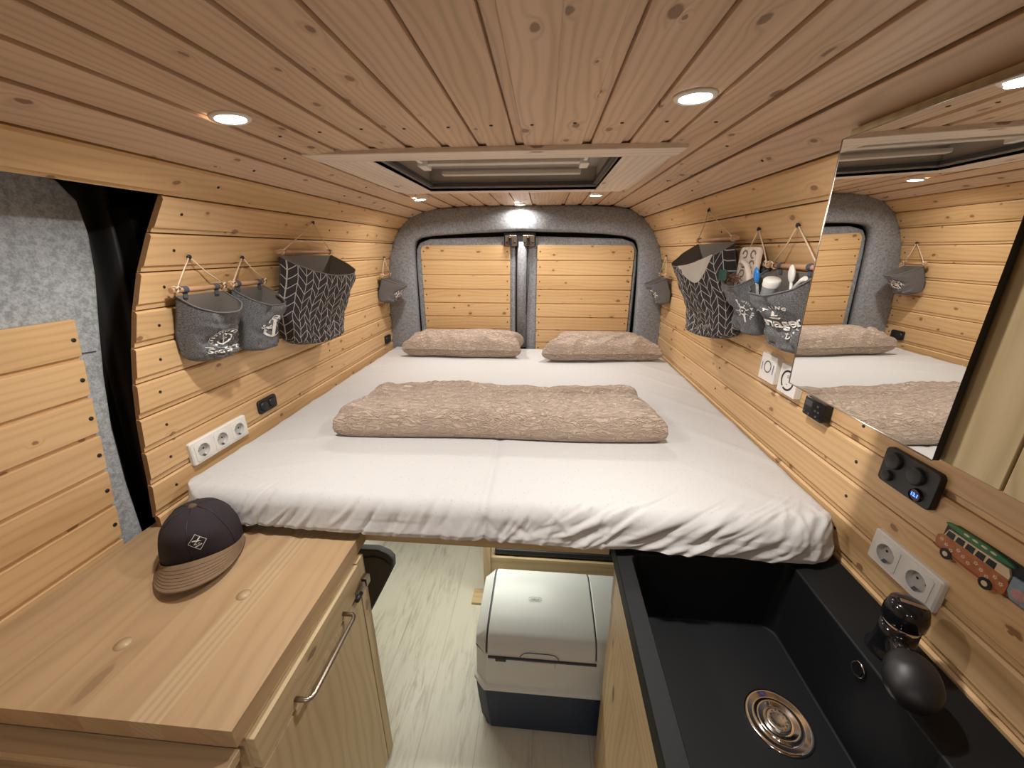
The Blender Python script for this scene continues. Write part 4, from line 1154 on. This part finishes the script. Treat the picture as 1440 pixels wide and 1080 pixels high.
# ------------------------------------------------------------------ mirror and overhead cabinet
oc = thing('overhead_cabinet', 'pine overhead cabinet in the upper right foreground behind the mirror', 'cabinet', (.64, .1, -.27))
lean_ = .026
def fx(z): return .540-(z+.268)*lean_
b_ = MB()
prof = [(fx(-.268)+.016, -.268), (fx(.20)+.016, .200), (.60, .15), (.655, .06), (.690, -.05), (.706, -.15), (.714, -.268)]
b_.prism(prof, 'y', -.5, .828); b_.build('body', 'overhead_pine_shaded', oc)
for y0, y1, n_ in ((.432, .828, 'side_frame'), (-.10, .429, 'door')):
    q = MB(); q.prism([(fx(-.268), -.268), (fx(-.268)+.016, -.268), (fx(.20)+.016, .20), (fx(.20), .20)], 'y', y0, y1, grain='z'); q.build(n_, 'overhead_pine_shaded', oc, bevel=.0015)
MB().box(fx(0)-.009, fx(0)-.001, .300, .470, -.012, .010).build('latch_bar', 'dull_steel', oc, bevel=.001)
MB().lathe([(.014, 0), (.014, .003), (.010, .006), (.0095, .012), (.006, .016), (0, .017)], (fx(0)-.008, .455, .0), (-1, 0, 0), n=24).build('latch_knob', 'steel', oc)
mr = thing('mirror', 'frameless rectangular wall mirror on the overhead cabinet reflecting the bed', 'mirror', (.53, .665, -.268))
def mx_(z): return .528-(z+.268)*lean_
q = MB(); q.prism([(mx_(-.268)+.0004, -.268), (mx_(-.268)+.009, -.268), (mx_(.184)+.009, .184), (mx_(.184)+.0004, .184)], 'y', .502, .826); q.build('backing', 'black', mr)
q = MB(); q.face([(mx_(-.268), .502, -.268), (mx_(-.268), .826, -.268), (mx_(.184), .826, .184), (mx_(.184), .502, .184)]); q.build('glass', 'mirror', mr, normals=False)
q = MB()
for (ya, za), (yb, zb_) in (((.826, -.268), (.826, .184)), ((.826, .184), (.502, .184)), ((.826, -.268), (.502, -.268))):
    q.tube([(mx_(za)-.0002, ya, za), (mx_(zb_)-.0002, yb, zb_)], .0010, 6)
q.build('edge', 'dull_steel', mr)

# ------------------------------------------------------------------ sockets, switches
def plate_thing(name, lab, cat, side, yc, zc, w, h, th, mat, r=.006, wells=()):
    """local frame: a = along the wall to the viewer's right, b = up, c = into the room"""
    x = wallx(side, zc)
    t = thing(name, lab, cat, (x, yc, zc))
    s = 1 if side < 0 else -1
    def T(a, b, c=0): return Vector((x-side*c, yc+s*a, zc+b))
    def slab(w_, h_, c0, c1, r_, ca=0, cb=0):
        q = MB(); P = rrect(ca-w_/2, ca+w_/2, cb-h_/2, cb+h_/2, r_, 5)
        A_ = [T(a, b, c0) for a, b in P]; Bq = [T(a, b, c1) for a, b in P]
        n = len(P)
        for k in range(n): q.face([A_[k], A_[(k+1) % n], Bq[(k+1) % n], Bq[k]])
        q.face(Bq); q.face(A_[::-1]); return q
    if wells:
        q = MB(); P = rrect(-w/2, w/2, -h/2, h/2, r, 5); P2 = rrect(-w/2+.003, w/2-.003, -h/2+.003, h/2-.003, r-.002, 5)
        n = len(P); lv = [[T(a, b, c) for a, b in Z] for Z, c in ((P, -.001), (P, th-.003), (P2, th))]
        for A_, Bq in zip(lv, lv[1:]):
            for k in range(n): q.face([A_[k], A_[(k+1) % n], Bq[(k+1) % n], Bq[k]])
        loops = [[Vector((a, b, 0)) for a, b in P2]]+[[Vector((a0+.0205*math.cos(2*PI*k/32), .0205*math.sin(2*PI*k/32), 0)) for k in range(32)][::-1] for a0 in wells]
        flatl = [p for l in loops for p in l]
        for tri in tessellate_polygon(loops): q.face([T(flatl[i].x, flatl[i].y, th) for i in tri])
        o = q.build('plate', mat, t)
    else: o = slab(w, h, -.001, th, r).build('plate', mat, t, bevel=.0022, bseg=3)
    return t, T, slab, o, s
def schuko(t, T, slab, a0, size=.056, th=.011, side=-1):
    """one earthed socket insert: square face with a round well"""
    q = MB(); n = 32; R = .0205; hs = size/2
    P = []
    for k in range(n):
        a = 2*PI*(k+.5)/n; c, s_ = math.cos(a), math.sin(a); m = max(abs(c), abs(s_)); P.append((hs*c/m, hs*s_/m, R*c, R*s_))
    for k in range(n):
        A_, B_ = P[k], P[(k+1) % n]
        q.face([T(a0+A_[0], A_[1], th+.0015), T(a0+B_[0], B_[1], th+.0015), T(a0+B_[2], B_[3], th+.0025), T(a0+A_[2], A_[3], th+.0025)])
        q.face([T(a0+A_[0], A_[1], th+.0015), T(a0+A_[0], A_[1], th-.002), T(a0+B_[0], B_[1], th-.002), T(a0+B_[0], B_[1], th+.0015)])
    o = q.build('socket_insert', 'white_plastic', t)
    w_ = MB(); seg = [(R, th+.0025), (R-.0005, th+.0008)]
    for k in range(n):
        a, b2 = 2*PI*k/n, 2*PI*(k+1)/n
        def G(r, c): return T(a0+r*math.cos(a), r*math.sin(a), c), T(a0+r*math.cos(b2), r*math.sin(b2), c)
        pr = [(R, th+.0025), (R-.0008, th-.0095)]
        g1, g2 = G(*pr[0]); g3, g4 = G(*pr[1]); w_.face([g1, g2, g4, g3], smooth=True)
        g5 = T(a0, 0, th-.0095); w_.face([g3, g4, g5])
    w_.build('socket_well', 'socket_in', o)
    hl_ = MB()
    for sx in (-.0095, .0095): hl_.lathe([(.0028, .0006), (0, .0006)], T(a0+sx, 0, th-.0095), Vector((-side, 0, 0)), n=12)
    hl_.build('pin_holes', 'black', o)
    cp_ = MB()
    for sb_ in (-1, 1):
        A_ = [T(a0-.0045, sb_*.0200, th+.002), T(a0+.0045, sb_*.0200, th+.002), T(a0+.0045, sb_*.0150, th-.004), T(a0-.0045, sb_*.0150, th-.004)]
        cp_.face(A_)
    cp_.build('earth_clips', 'dark_line', o)
tS, T_, sl_, o_, _s = plate_thing('wall_socket', 'white triple power socket on the left wall at the mattress edge', 'power socket', -1, 1.030, -.572, .222, .074, .011, 'white_plastic', wells=(-.0715, 0, .0715))
for a in (-.0715, 0, .0715): schuko(tS, T_, sl_, a, side=-1)
tS, T_, sl_, o_, _s = plate_thing('wall_socket', 'white double power socket on the right wall above the sink ledge', 'power socket', 1, .676, -.606, .152, .074, .011, 'white_plastic', wells=(-.0355, .0355))
for a in (-.0355, .0355): schuko(tS, T_, sl_, a, side=1)
def lidsock(t, T, slab, a, b, r=.019, th=.008):
    q = MB(); n = 26
    for k in range(n):
        a1, a2 = 2*PI*k/n, 2*PI*(k+1)/n
        for (r0, c0), (r1, c1) in (((r+.002, th-.002), (r+.001, th+.006)), ((r+.001, th+.006), (r-.002, th+.0075)), ((r-.002, th+.0075), (0.0001, th+.0078))):
            q.face([T(a+r0*math.cos(a1), b+r0*math.sin(a1), c0), T(a+r0*math.cos(a2), b+r0*math.sin(a2), c0), T(a+r1*math.cos(a2), b+r1*math.sin(a2), c1), T(a+r1*math.cos(a1), b+r1*math.sin(a1), c1)], smooth=True)
    return q.build('socket_cover', 'black', t)
t_, T_, sl_, o_, _s = plate_thing('charging_socket', 'small black double charging socket on the left wall beyond the triple socket', 'charging socket', -1, 1.262, -.545, .098, .052, .007, 'black', r=.012)
for a in (-.022, .022): lidsock(t_, T_, sl_, a, 0, .017, .007)
t_, T_, sl_, o_, _s = plate_thing('charging_socket', 'small black charging socket low in the rear left corner beside the pillow', 'charging socket', -1, 2.43, -.555, .085, .052, .010, 'black', r=.010)
lidsock(t_, T_, sl_, -.02, 0, .017, .009)
t_, T_, sl_, o_, _s = plate_thing('voltage_display_outlet', 'black twelve volt panel with round covers and blue voltage display on the right wall', 'charging panel', 1, .727, -.427, .120, .078, .012, 'black', r=.010)
lidsock(t_, T_, sl_, -.033, .016, .0165, .012); lidsock(t_, T_, sl_, .018, .012, .0165, .012); lidsock(t_, T_, sl_, -.036, -.020, .010, .012)
q = MB(); n = 26
for k in range(n):
    a1, a2 = 2*PI*k/n, 2*PI*(k+1)/n; r0, r1 = .0135, .0115
    q.face([T_(.030+r0*math.cos(a1), -.022+r0*math.sin(a1), .012), T_(.030+r0*math.cos(a2), -.022+r0*math.sin(a2), .012), T_(.030+r1*math.cos(a2), -.022+r1*math.sin(a2), .017), T_(.030+r1*math.cos(a1), -.022+r1*math.sin(a1), .017)])
    q.face([T_(.030, -.022, .0155), T_(.030+r1*math.cos(a1), -.022+r1*math.sin(a1), .0155), T_(.030+r1*math.cos(a2), -.022+r1*math.sin(a2), .0155)])
vm = q.build('voltmeter', 'black_gloss', t_)
decal(move(text_polys('12.1', .0095, .0004), .030, -.022), lambda x, y: T_(x, y, .0162), 'digits', 'display', vm)
# heater control
t_, T_, sl_, o_, _s = plate_thing('heater_control', 'small black control box with a grey screen on the right wall below the mirror corner', 'control box', 1, 1.005, -.398, .078, .052, .022, 'black_gloss', r=.006)
sl_(.026, .016, .0221, .0228, .001, -.020, .010).build('screen', 'dark_line', t_)
for a, b in ((.016, .012), (.010, -.002), (.022, -.002), (.016, -.016), (-.030, -.016), (-.012, -.018)):
    sl_(.007, .005, .0221, .0232, .001, a, b).build('button', 'dark_line', t_)
# two dimmers
for yc, lab, kind in ((1.245, 'square white touch dimmer with a small ring, farther from the mirror', 0), (1.135, 'square white touch dimmer with a large dark dial, half behind the mirror corner', 1)):
    t_, T_, sl_, o_, _s = plate_thing('light_dimmer', lab, 'dimmer', 1, yc, -.356-.006*kind, .086, .086, .020, 'white_plastic', r=.002)
    if kind == 0:
        pol = ringpoly(0, .004, .016, .0195, 30)
        decal(pol, lambda x, y: T_(x, y, .0206), 'ring', 'dark_line', t_)
        decal([bar(-.031, -.012, -.031, .014, .003), bar(.031, -.014, .031, .016, .004)], lambda x, y: T_(x, y, .0206), 'stripes', 'dial_blue', t_)
    else:
        pol = ringpoly(0, 0, .025, .031, 34, -2.1, 4.0)
        decal(pol, lambda x, y: T_(x, y, .0206), 'dial', 'black', t_)
        decal(ringpoly(0, .012, .003, .0045, 14)+[bar(-.003, -.012, .003, -.012, .002)], lambda x, y: T_(x, y, .0206), 'symbols', 'dark_line', t_)

# ------------------------------------------------------------------ painted tin bus magnet
bs = thing('bus_magnet', 'flat painted bus shaped magnet with surfboard roof on the right wall above the socket', 'magnet', (.744, .56, -.50))
ya, za = .640, -.474     # upper left corner
def BT(x, y, c=0): return Vector((wallx(1, -.5)-c, ya-x, za+y))
def flat(polys, c0, c1, name, mat, parent=bs):
    q = MB()
    for P in polys:
        A_ = [BT(x, y, c0) for x, y in P]; Bq = [BT(x, y, c1) for x, y in P]; n = len(P)
        for k in range(n): q.face([A_[k], A_[(k+1) % n], Bq[(k+1) % n], Bq[k]])
        q.face(Bq)
    return q.build(name, mat, parent, weld=False)
flat([[(.002, -.02), (.002, .006), (.018, .014), (.075, .016), (.205, .016), (.205, -.010), (.10, -.030), (.03, -.030)]], 0, .004, 'backing', 'black')
flat([[(-.004, -.030), (-.003, -.020), (.006, -.014), (.108, -.014), (.112, -.022), (.112, -.040), (.104, -.046), (.0, -.044)]], .004, .0075, 'body', 'bus_orange')
flat([[(.006, -.014), (.010, .000), (.104, .002), (.109, -.008), (.109, -.020), (.090, -.018), (.050, -.016)]], .004, .0072, 'upper_body', 'bus_cream')
flat([[(.009+k*.0165, -.0130), (.0105+k*.0165, -.002), (.0225+k*.0165, -.0018), (.0225+k*.0165, -.0135)] for k in range(5)], .0072, .0078, 'windows', 'black')
flat([ell(.056, .0095, .054, .0055, 28)], .004, .0085, 'surfboard', 'bus_green')
flat([ell(.038+k*.014, .0105, .005, .0018, 10) for k in range(4)], .0085, .0088, 'surfboard_pattern', 'bus_cream')
fl_ = []
for k in range(11):
    cx, cy = .006+k*.0098, -.024-(k % 3)*.0045
    for j in range(5): fl_.append(ell(cx+.0022*math.cos(j*1.2566), cy+.0022*math.sin(j*1.2566), .0013, .0013, 6))
flat(fl_, .0075, .0079, 'flower_pattern', 'bus_cream')
flat([bar(-.004, -.0415, .104, -.0425, .0025)], .0075, .0080, 'sill', 'bus_red')
for x in (.021, .087):
    w = flat([ell(x, -.0445, .0098, .0098, 24)], .004, .0090, 'wheel', 'black')
    flat([ell(x, -.0445, .0045, .0045, 18)], .0090, .0096, 'hub_cap', 'bus_cream', w)
flat([[(.112, -.004), (.135, -.002), (.150, -.012), (.150, -.038), (.120, -.040), (.113, -.030)]], .004, .0075, 'second_motif_blue', 'bus_blue')
flat([ell(.128, -.026, .010, .009, 14), ell(.176, -.024, .022, .017, 22)], .0075, .0085, 'second_motif_pink', 'bus_pink')
flat([bar(.134, -.006, .156, -.014, .007), bar(.150, -.036, .200, -.044, .005)], .0085, .0092, 'second_motif_cream', 'bus_yellow')

# ------------------------------------------------------------------ camera, world, view
cam = bpy.data.cameras.new('camera'); co_ = bpy.data.objects.new('camera', cam); C.objects.link(co_)
cam.sensor_fit = 'HORIZONTAL'; cam.sensor_width = 36; cam.lens = 541/1440*36; cam.clip_start = .01
pit = math.atan(188/541); yaw = math.atan(47/math.hypot(541, 188))
co_.rotation_euler = (PI/2-pit, 0, yaw)
bpy.context.scene.camera = co_
w = bpy.data.worlds.new('w'); bpy.context.scene.world = w; w.use_nodes = True
bgn = w.node_tree.nodes['Background']; bgn.inputs[0].default_value = (.05, .06, .09, 1); bgn.inputs[1].default_value = .3
for o in list(C.objects):
    if o.parent is None: o.location.z += H
vs = bpy.context.scene.view_settings
vs.view_transform = 'Standard'; vs.look = 'None'; vs.exposure = .15; vs.gamma = 1; vs.use_curve_mapping = False
